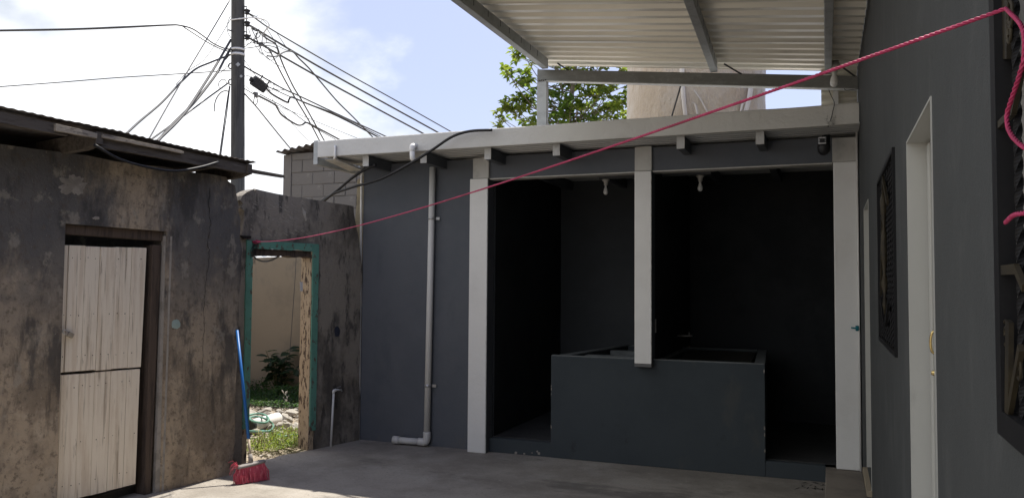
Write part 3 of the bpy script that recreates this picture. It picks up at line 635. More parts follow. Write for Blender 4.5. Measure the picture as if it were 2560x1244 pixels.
# camera under the eave
t = thing('security_camera', 'black security camera with a silver front under the right end of the eave', 'camera', PY(2060,345,6.6))
c = PY(2058,352,6.60)
MB().lathe(c+Vector((.02,.05,.05)), [(.03,0),(.034,-.02),(.030,-.09),(.02,-.10)], 14).build('mount', M['dark_plastic'], t)
MB().lathe(c+Vector((.005,.02,-.02)), [(.03,.01),(.046,0),(.05,-.03),(.044,-.065),(.024,-.085),(.006,-.09)], 18).build('dome', M['dark_plastic'], t)
MB().box(c.x-.034,c.x+.022,c.y-.035,c.y-.012,c.z-.03,c.z+.025).build('face_plate', M['screen'], t, bevel=.004)
b = MB(); b.box(c.x-.024,c.x+.012,c.y-.037,c.y-.0355,c.z-.02,c.z+.013); b.build('sensor_window', M['dark_plastic'], t)
for i in range(3):
    for jx in (-.028, .016): b = MB(); b.box(c.x+jx-.003,c.x+jx+.003,c.y-.037,c.y-.0355,c.z-.018+i*.013,c.z-.011+i*.013); b.build('led', M['dark_plastic'], t)

# ------------------------------------------------------------------ concrete block house behind
BY = 10.5
bh = thing('block_house', 'raw concrete block house with a corrugated roof behind the broken wall', 'building', (-6.8, BY, 0))
x0 = PY(709,430,BY).x; z1 = PY(709,388,BY).z
MB().hexa([(x0+.12,BY+.012,-.05),(-5.3,BY+.012,-.05),(-5.3,BY+.16,-.05),(x0+.12,BY+.16,-.05),(x0+.12,BY+.012,z1+.02),(-5.3,BY+.012,3.5),(-5.3,BY+.16,3.5),(x0+.12,BY+.16,z1+.02)]).build('wall', M['mortar'], bh)
MB().box(x0,x0+.15,BY-.008,BY+.16,-.05,z1).build('corner_post', M['block'], bh, bevel=.006)
bm_ = None
proto = {}
for r_ in range(8):
    zz = z1-.03-.2*(r_+1)+.14; off = .2 if r_%2 else 0
    x = x0+.158-off; k = 0
    while x < -5.45:
        a, c_ = max(x, x0+.158), x+.395
        w = round(c_-a, 3)
        if w > .06:
            top_ = min(zz+.19, z1+.0+.10*min(a-x0,.9))
            h = .19 if top_ >= zz+.189 else max(.05, top_-zz)
            key = (w, round(h, 3))
            if key not in proto:
                o = MB().box(0,w,0,.1,0,h).build('block', M['block'], bh, bevel=.008, origin=(0,0,0)); proto[key] = o
            else:
                o = proto[key].copy(); COL.objects.link(o)
            o.parent = bh; o.location = Vector((a, BY+rnd(-.006,.006), zz))-Vector(bh.location)
        x += .405
b = MB(); P = []
for i in range(121):
    x = x0-.05+.95*i/120; h = .02*sin(2*pi*i/120*.95/.135)
    for y in (BY-.14, BY+3.2): P.append((x, y, z1+.035+.13*(x-x0)+h-.02*(y-BY)))
b.add(P, [(i*2, i*2+1, i*2+3, i*2+2) for i in range(120)], True); b.build('roof_sheet', M['old_tin'], bh, solid=.004)
MB().box(x0,x0+.15,BY+.161,BY+3,0,z1).build('side_wall', M['mortar'], bh)

# ------------------------------------------------------------------ rear yard seen through the doorway
TY = 9.3
tw = thing('boundary_wall', 'tan rendered boundary wall seen through the green doorway', 'wall', (-6.4, TY, 0))
zt = 1.93
o_ = [(-9.0,-.05),(-9.0,zt-.05)]
o_ += [(-7.15+.3*k+rnd(-.02,.02) if False else -7.15+.3*k, zt+rnd(-.012,.012)+(.0 if k < 1 else .13)) for k in range(0, 9)]+[(-4.45,zt+.12),(-4.45,-.05)]
MB().prism([(x,TY,z) for x, z in o_], (0,.15,0)).build('wall', M['tan_wall'], tw)
MB().box(-9,-8.8,5.6,TY-.001,-.05,1.9).build('side_wall', M['tan_wall'], tw)
nr = thing('neighbour_roof', 'bright corrugated tin roof beyond the tan boundary wall', 'roof', (-8.5, 12, 2))
b = MB(); P = []
for i in range(141):
    x = -11.5+4.2*i/140; h = .018*sin(2*pi*i/8)
    for y, z in ((10.15,1.98),(13.5,2.75)): P.append((x, y, z+h))
b.add(P, [(i*2, i*2+1, i*2+3, i*2+2) for i in range(140)], True); b.build('roof_sheet', M['silver_tin'], nr, solid=.003)
MB().box(-11.4,-7.4,10.4,13.4,-.05,1.9).build('wall', M['mortar'], nr)

def stone_mesh(seed):
    random.seed(seed); bm = bmesh.new(); bmesh.ops.create_icosphere(bm, subdivisions=1, radius=1)
    sx, sy, sz = rnd(.8,1.4), rnd(.6,1), rnd(.35,.6)
    for v in bm.verts:
        k = .72+.5*abs(mnoise.noise(v.co*1.3+Vector((seed,0,0))))+rnd(-.1,.1)
        v.co = Vector((v.co.x*sx*k, v.co.y*sy*k, v.co.z*sz*k))
    me = bpy.data.meshes.new('rubble_stone'); bm.to_mesh(me); bm.free(); me.materials.append(M['stone']); return me
sm = [stone_mesh(100+i) for i in range(6)]
random.seed(5)
k = 0; spots = []
for i in range(34):
    y = rnd(6.55, 8.35); t = (y-6.55)/1.8
    px_ = rnd(612, 748); py_ = 1086-58*t+rnd(-3,3); p = PZ(px_, py_, 0)
    s = rnd(.035, .085)*(1.25 if t > .6 else 1)
    o = bpy.data.objects.new('rubble_stone', sm[i%6]); COL.objects.link(o)
    o.location = (p.x, p.y, s*.25); o.scale = (s, s, s*rnd(.9,1.5)); o.rotation_euler = (rnd(-.4,.4), rnd(-.4,.4), rnd(0,6.28))
    o['label'] = 'pale broken concrete lump in the rubble heap beyond the green doorway'; o['category'] = 'rubble stone'; o['group'] = 'broken concrete lumps beyond the doorway'
b = MB()
for i in range(2600):
    x, y = rnd(-7.3,-4.75), rnd(5.6,8.6)
    if y < 6.4 and random.random() < .6: continue
    r = rnd(.007,.026); c = Vector((x, y, r*.3-.01))
    vs_ = [c+Vector((rnd(-1,1),rnd(-1,1),rnd(-.6,.7)))*r*1.3 for _ in range(5)]
    b.add(vs_, [(0,1,2),(0,2,3),(0,3,1),(4,2,1),(4,3,2),(4,1,3)])
b.build('gravel', M['gravel'], kind='stuff')
def leafq(b, c, d, up, l, w):
    d = d.normalized(); s = d.cross(up); s = s.normalized() if s.length > 1e-4 else d.orthogonal().normalized(); n_ = s.cross(d)
    b.add([c, c+d*l*.45+s*w*.5+n_*w*.18, c+d*l-n_*l*.12, c+d*l*.45-s*w*.5+n_*w*.18], [(0,1,2),(0,2,3)])
b = MB(); b2 = MB()
for i in range(900):      # sunlit weeds at the threshold
    x, y = rnd(-5.35,-4.62), rnd(6.05,6.85)
    if x > -4.72+.25*(y-6.2)*1.0 or mnoise.noise(Vector((x*3.3,y*3.3,2))) < -.28: continue
    h = rnd(.02,.13)*(1 if y > 6.25 else .6)
    for q_ in range(4):
        c = Vector((x+rnd(-.03,.03), y+rnd(-.03,.03), rnd(.01,h)))
        leafq(b, c, Vector((rnd(-1,1),rnd(-1,1),rnd(-.2,.9))), Vector((0,0,1)), rnd(.018,.036), rnd(.010,.018))
    if random.random() < .1:
        leafq(b2, Vector((x,y,0)), Vector((rnd(-.5,.5),rnd(-.5,.5),1)), Vector((0,1,0)), rnd(.08,.2), .005)
b.build('weeds', M['weed'], kind='stuff'); b2.build('dry_grass', M['straw'], kind='stuff')
b = MB()
for i in range(2600):     # dark ground cover against the boundary wall
    x, y = rnd(-8.4,-5.2), rnd(8.25,9.27)
    h = .02+.28*max(0, (y-8.0)/1.3)*(.6+.8*mnoise.noise(Vector((x*2.2,y*2,7)))) ; h = max(.03, h)
    for q_ in range(3):
        c = Vector((x+rnd(-.03,.03), y+rnd(-.03,.03), rnd(.0,h)))
        leafq(b, c, Vector((rnd(-1,1),rnd(-1,1),rnd(-.1,.9))), Vector((0,0,1)), rnd(.03,.06), rnd(.018,.035))
b.build('ground_cover', M['cover'], kind='stuff')
# broad-leaved shrub by the tan wall
base = PZ(716,985,0); base.y = min(base.y, 9.15)
sh_ = thing('shrub', 'dark broad leaved shrub in front of the tan boundary wall', 'shrub', base)
leafm = None; b = MB(); tips = []
for k in range(9):
    a = k*2.4; r = rnd(.12,.38); top_ = base+Vector((cos(a)*r, sin(a)*r*.3-.05, rnd(.35,.66))); mid = base.lerp(top_, .5)+Vector((0,0,.07))
    pts = spline([base, mid, top_], 4); b.tube(pts, [.009*(1-.6*i/(len(pts)-1)) for i in range(len(pts))], 6); tips.append((base, mid, top_))
b.build('stems', M['stem'], sh_)
lm = MB(); lm.add([(0,0,0),(.032,.045,.008),(.04,.085,.004),(.022,.125,-.01),(0,.15,-.022),(-.022,.125,-.01),(-.04,.085,.004),(-.032,.045,.008),(0,.07,-.004)], [(0,1,8),(1,2,8),(2,3,8),(3,4,8),(4,5,8),(5,6,8),(6,7,8),(7,0,8)])
lp = lm.build('leaf', M['shrub'], sh_, origin=(0,0,0)); first = True
for (p0, p1, p2) in tips:
    for q_ in range(11):
        t = rnd(.3,1); p = spline([p0,p1,p2],10)[int(t*20)]
        o = lp if first else lp.copy()
        if not first: COL.objects.link(o)
        first = False; o.parent = sh_; o.location = p-Vector(sh_.location)
        o.rotation_euler = (rnd(-.5,.5), rnd(-.5,.5), rnd(0,6.28)); o.scale = [rnd(.75,1.25)]*3
# pipe, hose, wrapper, wires in the doorway
t = thing('drain_pipe', 'short thick grey white pipe lying on the rubble beyond the doorway', 'pipe', PZ(655,1048,0))
A_ = PZ(626,1064,.07); B_ = PZ(694,1044,.07); u = (B_-A_)
MB().tube([A_, B_], .062, 18).build('pipe', M['pvc'], t)
MB().tube([A_-u.normalized()*.035, A_+u.normalized()*.02], .066, 18).build('end_ring', M['dark_plastic'], t)
hp = [(600,1080),(640,1076),(675,1078),(700,1088),(712,1092)]
pts = [PZ(x,y,.035) for x, y in hp]
lo = [(612,1040),(640,1033),(662,1036),(672,1048),(660,1056),(632,1052),(624,1044),(640,1040),(664,1046),(682,1060),(678,1074),(655,1078),(620,1077),(600,1080)]
q = [PZ(x,y,.13 if i < 9 else .05) for i, (x,y) in enumerate(lo)]
MB().tube(spline(q+pts[1:], 6), .011, 8).build('garden_hose', M['hose'], label='green garden hose coiled over the white pipe beyond the doorway', category='hose')
MB().tube(spline([PZ(x,y,.05) for x, y in ((700,1091),(716,1089),(738,1086),(752,1088))],5), .010, 8).build('hose_offcut', M['hose'], label='short green hose end lying by the right jamb', category='hose')
c = PY(714,985,8.3); b = MB()
for i in range(9):
    p = c+Vector((rnd(-.035,.035),rnd(-.02,.02),rnd(-.06,.05)))
    b.add([p+Vector((rnd(-.03,.03),rnd(-.02,.02),rnd(-.035,.035))) for _ in range(4)], [(0,1,2),(0,2,3),(0,3,1),(1,3,2)])
t = thing('litter_wrapper', 'crumpled silver wrapper caught on a twig among the weeds', 'wrapper', PY(700,1040,8.3))
b.build('foil', M['foil'], t); MB().tube(spline([PY(700,1035,8.3),PY(706,1005,8.3),PY(713,985,8.3)],4), .004, 6).build('twig', M['stem'], t)
MB().tube(spline([PY(741,628,9.0),PY(738,690,9.0),PY(731,790,9.0),PY(724,890,9.0)],6), .004, 6).build('hanging_wire', M['wire'], label='thin dark wire hanging in front of the tan boundary wall', category='wire')
MB().tube(spline([DP(629,632,-.06),DP(637,644,-.06),DP(652,652,-.07),DP(672,652,-.07),DP(694,642,-.07),DP(712,626,-.07)],6), .0085, 8).build('looped_conduit', M['tape'], label='grey conduit looping across the top of the green doorway', category='cable')
b = MB()
for i in range(12):
    x = 632+rnd(-5,8); b.tube(spline([DP(x+rnd(0,10),rnd(600,610),.022), DP(x+rnd(-6,6),rnd(615,640),.02+rnd(0,.02)), DP(x-4+rnd(-5,5),rnd(640,662),.0)],5), .0016, 5)
b.build('wire_tangle', M['black_cable'], label='tangle of thin black wires on the top left of the green frame', category='wires')
# standpipe tap
t = thing('standpipe', 'white standpipe with a small tap at the foot of the broken wall', 'tap', DP(827,1117,.03))
top_ = DP(834,982,.035)
MB().tube([DP(827,1117,.03), top_], .011, 10).build('pipe', M['pvc'], t)
MB().tube(spline([top_, top_+Vector((0,0,.022)), top_+DT*.03+Vector((0,0,.028))],5), .014, 10).build('elbow', M['pvc'], t)
MB().tube([top_+DT*.03+Vector((0,0,.028)), top_+DT*.085+Vector((.01,0,.026)), top_+DT*.09+Vector((.012,0,.008))], .008, 8).build('spout', M['steel'], t)
MB().bar(top_+DT*.04+Vector((.002,0,.05)), top_+DT*.085+Vector((.002,0,.055)), .008, .006).build('handle', M['steel'], t)

# ------------------------------------------------------------------ utility pole and its cables
PDPT = 15.
foot = PD(594, 720, PDPT); foot.z = 0
up_ = thing('utility_pole', 'dark weathered timber utility pole with pale straps behind the shed', 'pole', foot)
pb, pt = PD(594.5, 500, PDPT), PD(595, -220, PDPT); ax = (pt-pb).normalized(); pf = pb-ax*(pb.z/ax.z)
MB().tube([pf.lerp(pt, i/12) for i in range(13)], [.131-.012*i/12 for i in range(13)], 18).build('trunk', M['pole'], up_)
def on_pole(y): return pb+ax*((PD(594.7, y, PDPT)-pb).dot(ax))
toward = (CC-on_pole(200)); toward.z = 0; toward.normalize()
for y0, y1 in ((122,127),(134,140)):
    a, c_ = on_pole(y1), on_pole(y0); MB().lathe(a, [(.1285,0),(.1285,(c_-a).length)], 18, ax).build('steel_strap', M['white_band'], up_)
MB().tube(spline([PD(577,50,14.86),PD(594,48,14.85),PD(612,46,14.87),PD(640,45,14.9),PD(664,51,15),PD(673,64,15),PD(664,76,15.05),PD(657,88,15.1),PD(655,106,15.1)],6), .012, 8).build('strap_cable', M['white_band'], up_)
for y in (166, 195):
    c = on_pole(y)+toward*.129+CR*(.0 if y < 180 else .06); r = .045 if y < 180 else .03
    MB().prism([c+Vector((0,0,r)), c+CR*r, c+Vector((0,0,-r)), c-CR*r], toward*.008).build('diamond_washer', M['galv'], up_)
for y in (30, 60, 93):
    c = PD(618, y, PDPT-.02)
    s_ = MB().lathe(c-Vector((0,0,.05)), [(.03,0),(.055,.02),(.03,.04),(.055,.06),(.06,.08),(.03,.10)], 14).build('insulator', M['dark_plastic'], up_)
    MB().bar(c+Vector((0,0,.09)), c-CR*.12+Vector((0,0,.12)), .02, .016).build('bracket', M['wire'], s_)
MB().tube([PD(616,20,PDPT), PD(617,104,PDPT)], .009, 6).build('insulator_rod', M['wire'], up_)
MB().bar(PD(581,78,PDPT-.12), PD(570,75,PDPT-.16), .02, .02).build('bolt', M['wire'], up_)
for y in (165, 205):
    c = PD(578, y, PDPT); MB().tube(spline([c+Vector((0,0,.05)), c-CR*.035+Vector((0,0,.04)), c-CR*.05, c-CR*.03-Vector((0,0,.05)), c-Vector((0,0,.05))],4), .012, 6).build('eye_bolt', M['wire'], up_)
# splice box slung on a cable
sb = thing('splice_box', 'black cable splice box slung on the cables right of the pole', 'box', PD(648, 230, 15.2))
c = PD(647, 211, 15.2); d_ = (PD(664,222,15.3)-PD(630,199,15.1)).normalized(); nrm = d_.cross(CF).normalized()
b = MB(); b.bar(c-d_*.14, c+d_*.15, .2, .19, nrm); bx = b.build('casing', M['splice'], sb, bevel=.03)
MB().bar(c-d_*.10+nrm*.10-CF*.06, c+d_*.06+nrm*.10-CF*.06, .12, .02, nrm).build('tape_patch', M['tape'], sb)
for s_ in (-.03,.13):
    p = c+d_*s_; MB().tube([p+nrm*(.09 if nrm.z > 0 else -.09), p+nrm*(.19 if nrm.z > 0 else -.19)], .012, 6).build('hanger', M['wire'], sb)
MB().tube([c-d_*.14, c-d_*.19], .05, 10).build('end_cap', M['splice'], sb)
c2 = PD(640, 237, 15.1); b = MB()
for i in range(7):
    v = Vector((rnd(-1,1),rnd(-1,1),rnd(-1,1))).normalized(); b.bar(c2-v*.06, c2+v*.06, .035, .03)
b.build('cable_clamp', M['tape'], label='small pale star shaped cable clamp below the splice box', category='clamp')
def cable(name, label, pts, d0, d1, r, ext=.3, m='wire', lead=0):
    n = len(pts); q = []
    for i, (x, y) in enumerate(pts):
        q.append(PD(x, y, d0+(d1-d0)*(((x-pts[0][0])**2+(y-pts[0][1])**2)**.5)/max(1, ((pts[-1][0]-pts[0][0])**2+(pts[-1][1]-pts[0][1])**2)**.5)))
    if ext:
        e = q[-1]+(q[-1]-q[-2]).normalized()*((q[-1]-q[0]).length*ext); q.append(e)
    MB().tube(spline(q, 5), r*1.55, 6).build(name, M[m], label=label, category='cable', group='cables on the utility pole')
R_ = 'cable from the pole to the right, '
cable('power_cable', R_+'topmost of the three lines from the insulators', [(620,32),(642,49),(692,82),(859,179),(980,246),(1136,334)], 15, 21, .009)
cable('power_cable', R_+'second of the three lines from the insulators', [(620,62),(645,76),(746,137),(826,183),(960,257),(1104,336)], 15, 21, .013)
cable('power_cable', 'cable to the right, lowest of three insulator lines', [(620,94),(650,110),(698,137),(804,197),(930,265),(1066,338)], 15, 21, .013)
cable('drop_cable', 'steep drop cable from the tangle, left one of a close pair', [(652,108),(662,115),(676,130),(700,177),(726,225),(774,305),(800,354)], 15.1, 19, .011)
cable('drop_cable', 'steep drop cable from the tangle, right one of a close pair', [(655,88),(672,100),(690,112),(698,137),(712,172),(735,220),(758,257),(812,354)], 15.1, 19, .011)
cable('drop_cable', 'dark cable crossing the long lines down to the white fascia', [(668,140),(690,141),(712,130),(732,130),(748,147),(778,177),(839,249),(883,293),(935,346)], 15.1, 20, .010)
cable('power_cable', R_+'upper line carrying the splice box', [(612,167),(630,178),(654,191),(706,221),(750,241),(860,293),(971,344)], 15, 20, .010)
cable('power_cable', R_+'line just below the splice box line', [(664,214),(690,226),(742,249),(847,289),(959,345)], 15.2, 20, .007)
cable('power_cable', 'thick black cable dipping in a hook right of the splice box', [(662,214),(670,226),(684,238),(718,256),(722,250),(730,243),(758,255),(847,292),(950,345)], 15.2, 20, .013, .2, 'black_cable')
cable('power_cable', 'thick dark cable sagging below the splice box in a wave', [(640,237),(652,243),(686,261),(694,272),(704,287),(728,304),(746,313),(757,311),(768,307),(800,323),(849,349)], 15.1, 20, .013)
cable('thin_wire', 'thin wire just above the wavy sagging cable', [(650,236),(726,277),(770,309),(839,349)], 15.1, 20, .006)
cable('thin_wire', 'faint thin wire fanning to the right of the wavy cable', [(650,240),(690,262),(774,297),(899,348)], 15.1, 20, .004)
cable('drop_cable', 'straight drop cable from the pole to the block house roof, lower one', [(612,235),(640,266),(662,293),(700,340),(730,376)], 15, 18, .009)
cable('thin_wire', 'thin wire falling from the splice box to the block house roof', [(612,152),(650,205),(702,277),(750,330),(788,371)], 15, 18, .004)
L_ = 'cable from the pole to the left, '
cable('thin_wire', 'thin straight wire from the pole head down to the shed roof', [(574,2),(520,93),(465,185),(420,263),(372,348)], 15, 12, .007)
cable('drop_cable', 'steeper of the two thick cables meeting on the shed roof', [(577,100),(545,155),(509,213),(457,289),(392,354)], 15, 12, .015)
cable('drop_cable', L_+'thick line with a black sleeve near the pole', [(578,120),(565,141),(541,185),(485,257),(433,309),(394,354)], 15, 12, .015)
cable('drop_cable', 'sagging cable that lands farthest left on the shed roof', [(577,137),(550,147),(525,157),(489,173),(453,205),(404,257),(352,301),(316,334)], 15, 12, .011)
cable('drop_cable', 'lowest cable to the left, leaving below the eye bolts', [(573,206),(550,223),(525,241),(478,276),(433,309),(376,350)], 15, 12, .009)
cable('thin_wire', 'faint thin wire leaning left from the pole between thicker cables', [(577,48),(548,96),(510,150),(470,178),(440,212)], 15, 13, .004, 0)
cable('span_cable', 'long twisted cable crossing the sky at upper left, upper strand', [(577,124),(560,121),(532,108),(505,88),(480,72),(450,64),(420,63),(300,68),(170,73),(0,76)], 14.9, 14.5, .009, .15)
cable('span_cable', 'long twisted cable crossing the sky at upper left, lower strand', [(577,130),(552,123),(520,107),(490,88),(465,72),(450,64),(415,64),(300,70),(170,75),(0,78)], 14.9, 14.5, .007, .15)
cable('span_cable', 'thin lower span wire crossing the sky at left', [(577,176),(480,183),(300,194),(150,206),(0,217)], 15, 14, .006, .15)
cable('drop_cable', 'pair of slack wires hanging down the left side of the pole, outer one', [(574,215),(569,245),(565,273),(557,330),(548,395)], 14.95, 14.6, .007)
cable('drop_cable', 'pair of slack wires hanging down the left side of the pole, inner one', [(575,216),(572,240),(566,290),(560,330),(551,395)], 14.95, 14.6, .006)
cable('curled_wire', 'loose curled wire end hanging left of the pole', [(572,230),(565,227),(553,231),(543,243),(537,259),(537,279)], 15, 14.9, .007, 0)
cable('curled_wire', 'looped wire beside the eye bolts left of the pole', [(566,208),(563,200),(553,200),(547,208),(547,216),(551,221)], 15, 14.9, .005, 0)
cable('curled_wire', 'zigzag wire tie left of the pole at strap height', [(575,163),(566,168),(562,174),(556,176),(552,183),(547,182),(541,188)], 15, 14.9, .004, 0)
cable('curled_wire', 'thin loop of wire along the left side of the pole head', [(576,40),(570,55),(568,68),(570,82),(577,95)], 15, 15, .004, 0)
b = MB()
c = [PD(x, y, 15) for x, y in ((572,134),(562,149))]
b.tube([c[0], c[0].lerp(c[1],.4), c[1]], [.02,.032,.022], 8); b.build('cable_sleeve', M['dark_plastic'], label='black sleeve on a thick cable left of the pole', category='sleeve')
random.seed(77); b = MB()
tang = [[(612,112),(640,107),(668,108),(690,110)],[(612,122),(640,117),(660,115),(685,118),(698,128),(700,140)],[(655,108),(672,108),(690,112),(712,124),(730,130)],[(660,125),(668,132),(680,130),(672,118)],[(622,72),(632,100),(648,128),(672,148),(690,160),(712,170)],[(640,92),(652,118),(655,132),(668,145),(680,150),(700,140)],[(655,106),(650,118),(648,128),(656,138)],[(648,80),(664,96),(666,106),(660,110)],[(628,70),(645,108),(652,122)],[(665,70),(680,92),(694,120),(698,138)],[(692,84),(710,110),(725,128)],[(643,83),(640,95),(636,100),(648,92),(650,84),(640,84)],[(638,240),(634,255),(640,262),(644,252),(641,240)],[(662,214),(676,206),(684,212),(684,222),(676,226),(670,218)],[(684,222),(696,226),(712,224),(700,218),(688,212)],[(620,145),(612,142)],[(612,118),(630,104),(640,88),(648,72)],[(624,35),(640,42),(644,40)],[(612,190),(622,190),(640,200)],[(612,215),(630,228),(640,236)],[(612,222),(628,232),(640,240)]]
for tpts in tang:
    if len(tpts) < 3: continue
    b.tube(spline([PD(x+rnd(-1,1), y+rnd(-1,1), 15+rnd(-.1,.15)) for x, y in tpts], 6), rnd(.006,.0095), 5)
for i in range(16):
    t = rnd(0,1); k = random.choice((0,1,2)); y0 = (36,66,98)[k]; x, y = 622+t*45, y0+t*26
    b.tube(spline([PD(x+rnd(-2,2), y+rnd(-3,3), 15.05), PD(x+5, y+rnd(-4,6), 15.05), PD(x+11+rnd(0,6), y+6+rnd(-3,3), 15.05)], 4), rnd(.004,.009), 5)
b.build('cable_tangle', M['wire'], label='knotted tangle of thin wires just right of the pole head', category='wires')

# ------------------------------------------------------------------ tree behind the wash house
TD = 15.5
tb = PD(1425, 720, TD); tb.z = 0
tr = thing('tree', 'leafy tree with bunched leaves behind the steel post of the canopy', 'tree', tb)
random.seed(9)
limb = MB()
def TP(x, y, d=0): return PD(x, y, TD+d)
trunk = [tb, TP(1428,420), TP(1426,330), TP(1422,270), TP(1432,215), TP(1440,160), TP(1450,90), TP(1455,20)]
limb.tube(spline(trunk, 4), [.065-.05*i/28 for i in range(29)], 8)
clusters = [(1305,130,22,16),(1300,145,16,14),(1330,160,16,10),(1268,180,16,14),(1270,188,12,10),(1310,180,20,16),(1300,200,22,16),(1318,195,20,16),(1325,215,16,14),(1320,240,20,18),(1296,245,22,16),(1325,260,18,14),(1265,245,11,8),(1282,265,16,14),(1262,272,18,16),(1290,280,22,16),(1245,290,12,12),(1256,298,14,12),(1300,262,18,12),(1308,310,14,8),(1245,316,9,8),(1330,300,16,12),(1355,270,16,14),(1378,255,18,16),(1368,225,14,14),(1372,310,20,16),(1390,290,20,14),(1405,210,22,14),(1395,230,20,14),(1410,240,18,12),(1440,205,28,14),(1455,220,24,14),(1440,250,26,18),(1425,265,24,16),(1455,275,28,20),(1430,285,22,14),(1412,300,20,12),(1475,240,20,16),(1468,295,24,14),(1495,250,22,16),(1490,225,20,14),(1508,210,24,14),(1512,230,20,14),(1530,205,14,12),(1540,215,10,10),(1520,260,24,18),(1535,275,22,18),(1545,262,16,14),(1510,285,24,16),(1495,300,24,12),(1540,298,20,12),(1528,245,18,12),(1560,285,14,12),(1440,170,30,8),(1500,172,22,8),(1555,172,14,8),(1400,170,22,8),(1290,118,14,12),(1420,305,26,10),(1350,320,26,10),(1470,320,30,12),(1540,320,30,12),(1580,250,30,26),(1600,200,40,30),(1590,300,40,20)]
for i in range(34):   # crown above and behind, mostly hidden by the canopy and tank
    clusters.append((rnd(1330,1640), rnd(30,150), 26, 20))
def on_trunk(p):
    cands = spline(trunk, 4); tz = [c for c in cands if c.z < p.z-.12 and c.z > 2.5]
    return random.choice(tz[-8:]) if tz else cands[6]
b = MB()
for (x, y, w, h) in clusters:
    d = rnd(-.8,.8); p = TP(x, y, d); q0 = on_trunk(p); mid = q0.lerp(p, .55)+Vector((rnd(-.08,.08), rnd(-.1,.1), -.10+rnd(-.1,.05)))
    pts = spline([q0, mid, p], 5); m_ = len(pts); limb.tube(pts, [.015-.010*i/(m_-1) for i in range(m_)], 5)
    sc = TD/FPX; nros = max(3, int(w*h/46))
    for k in range(nros):
        cpos = p+CR*(rnd(-1,1)*w*sc*.8)+Vector((0,0,rnd(-1,1)*h*sc*.8))+CF*rnd(-.2,.2)
        limb.tube([p, p.lerp(cpos,.6)+Vector((0,0,-.01)), cpos], .0035, 4)
        ax_ = Vector((rnd(-.6,.6),rnd(-.6,.6),1)).normalized(); e1 = ax_.orthogonal().normalized(); e2 = ax_.cross(e1); ph = rnd(0,6)
        for q_ in range(random.randint(6,9)):
            a = ph+q_*2*pi/7.3+rnd(-.3,.3); el = rnd(-.5,.55)
            dirv = (e1*cos(a)+e2*sin(a))*cos(el)+ax_*sin(el)
            leafq(b, cpos+Vector((rnd(-.02,.02),rnd(-.02,.02),rnd(-.03,.03))), dirv, ax_, rnd(.10,.165), rnd(.06,.09))
limb.build('trunk', M['bark'], tr); b.build('crown', M['leaf'], tr, kind='stuff')

# ------------------------------------------------------------------ wrapped water tank on the roof
ty = 8.35
c0 = PY(1738, 240, ty); rt = (PY(1912,240,ty)-PY(1563,240,ty)).length/2*.985
wt = thing('water_tank', 'big tan water tank wrapped in clear plastic on the wash house roof', 'tank', (c0.x, ty, 2.80))
n, mz = 72, 40; P = []
for i in range(mz+1):
    z = 2.80+1.45*i/mz
    for k in range(n):
        a = 2*pi*k/n; dirx, diry = cos(a), sin(a)
        w = .010*mnoise.noise(Vector((dirx*3, diry*3, z*2.5+.8*dirx)))+.008*mnoise.noise(Vector((dirx*9, diry*9, z*3)))+.006*abs(mnoise.noise(Vector((a*4+z*4, z*2, 0))))
        taper = 1-.02*(i/mz)
        P.append((c0.x+dirx*(rt*taper+w), ty+diry*(rt*taper+w), z))
b = MB(); b.add(P, [(i*n+k, i*n+(k+1)%n, (i+1)*n+(k+1)%n, (i+1)*n+k) for i in range(mz) for k in range(n)]+[[mz*n+k for k in range(n)]], True)
b.build('wrapped_body', M['wrap'], wt)
b = MB(); b.lathe((c0.x,ty,4.25), [(rt*.97,0),(rt*.8,.16),(rt*.35,.27),(.22,.28),(.22,.34),(.01,.35)], 40); b.build('lid', M['wrap'], wt)
def TS(x, y, off=.02):   # point on the tank's side
    d = ray(x, y); a = d.x**2+d.y**2; bb = -2*(d.x*c0.x+d.y*ty); cc = c0.x**2+ty**2-(rt+off)**2
    t = (-bb-sqrt(max(0, bb*bb-4*a*cc)))/(2*a); return CC+d*t
for lab, pl_, w in (('strap', [(1704,170),(1706,215),(1709,250),(1714,292)], 5), ('strap', [(1708,170),(1709,215),(1712,260),(1712,292)], 3), ('film_fold', [(1878,215),(1872,250),(1862,285)], 6), ('film_fold', [(1735,225),(1752,250),(1768,280)], 2), ('film_fold', [(1730,255),(1738,262),(1744,288)], 2.5), ('film_fold', [(1850,290),(1856,262),(1864,256)], 3)):
    q = spline([Vector((x,y,0)) for x, y in pl_], 5); b = MB()
    for i in range(len(q)-1):
        A0, A1 = q[i], q[i+1]
        b.add([TS(A0.x-w, A0.y), TS(A0.x, A0.y, .034), TS(A0.x+w, A0.y), TS(A1.x+w, A1.y), TS(A1.x, A1.y, .034), TS(A1.x-w, A1.y)], [(0,1,4,5),(1,2,3,4)], True)
    b.build(lab, M['film'], wt)
MB().tube([PY(1706,200,7.0), PY(1678,296,7.2)], .008, 6).build('stay_rod', M['wire'], label='thin dark rod leaning in front of the wrapped water tank', category='rod')

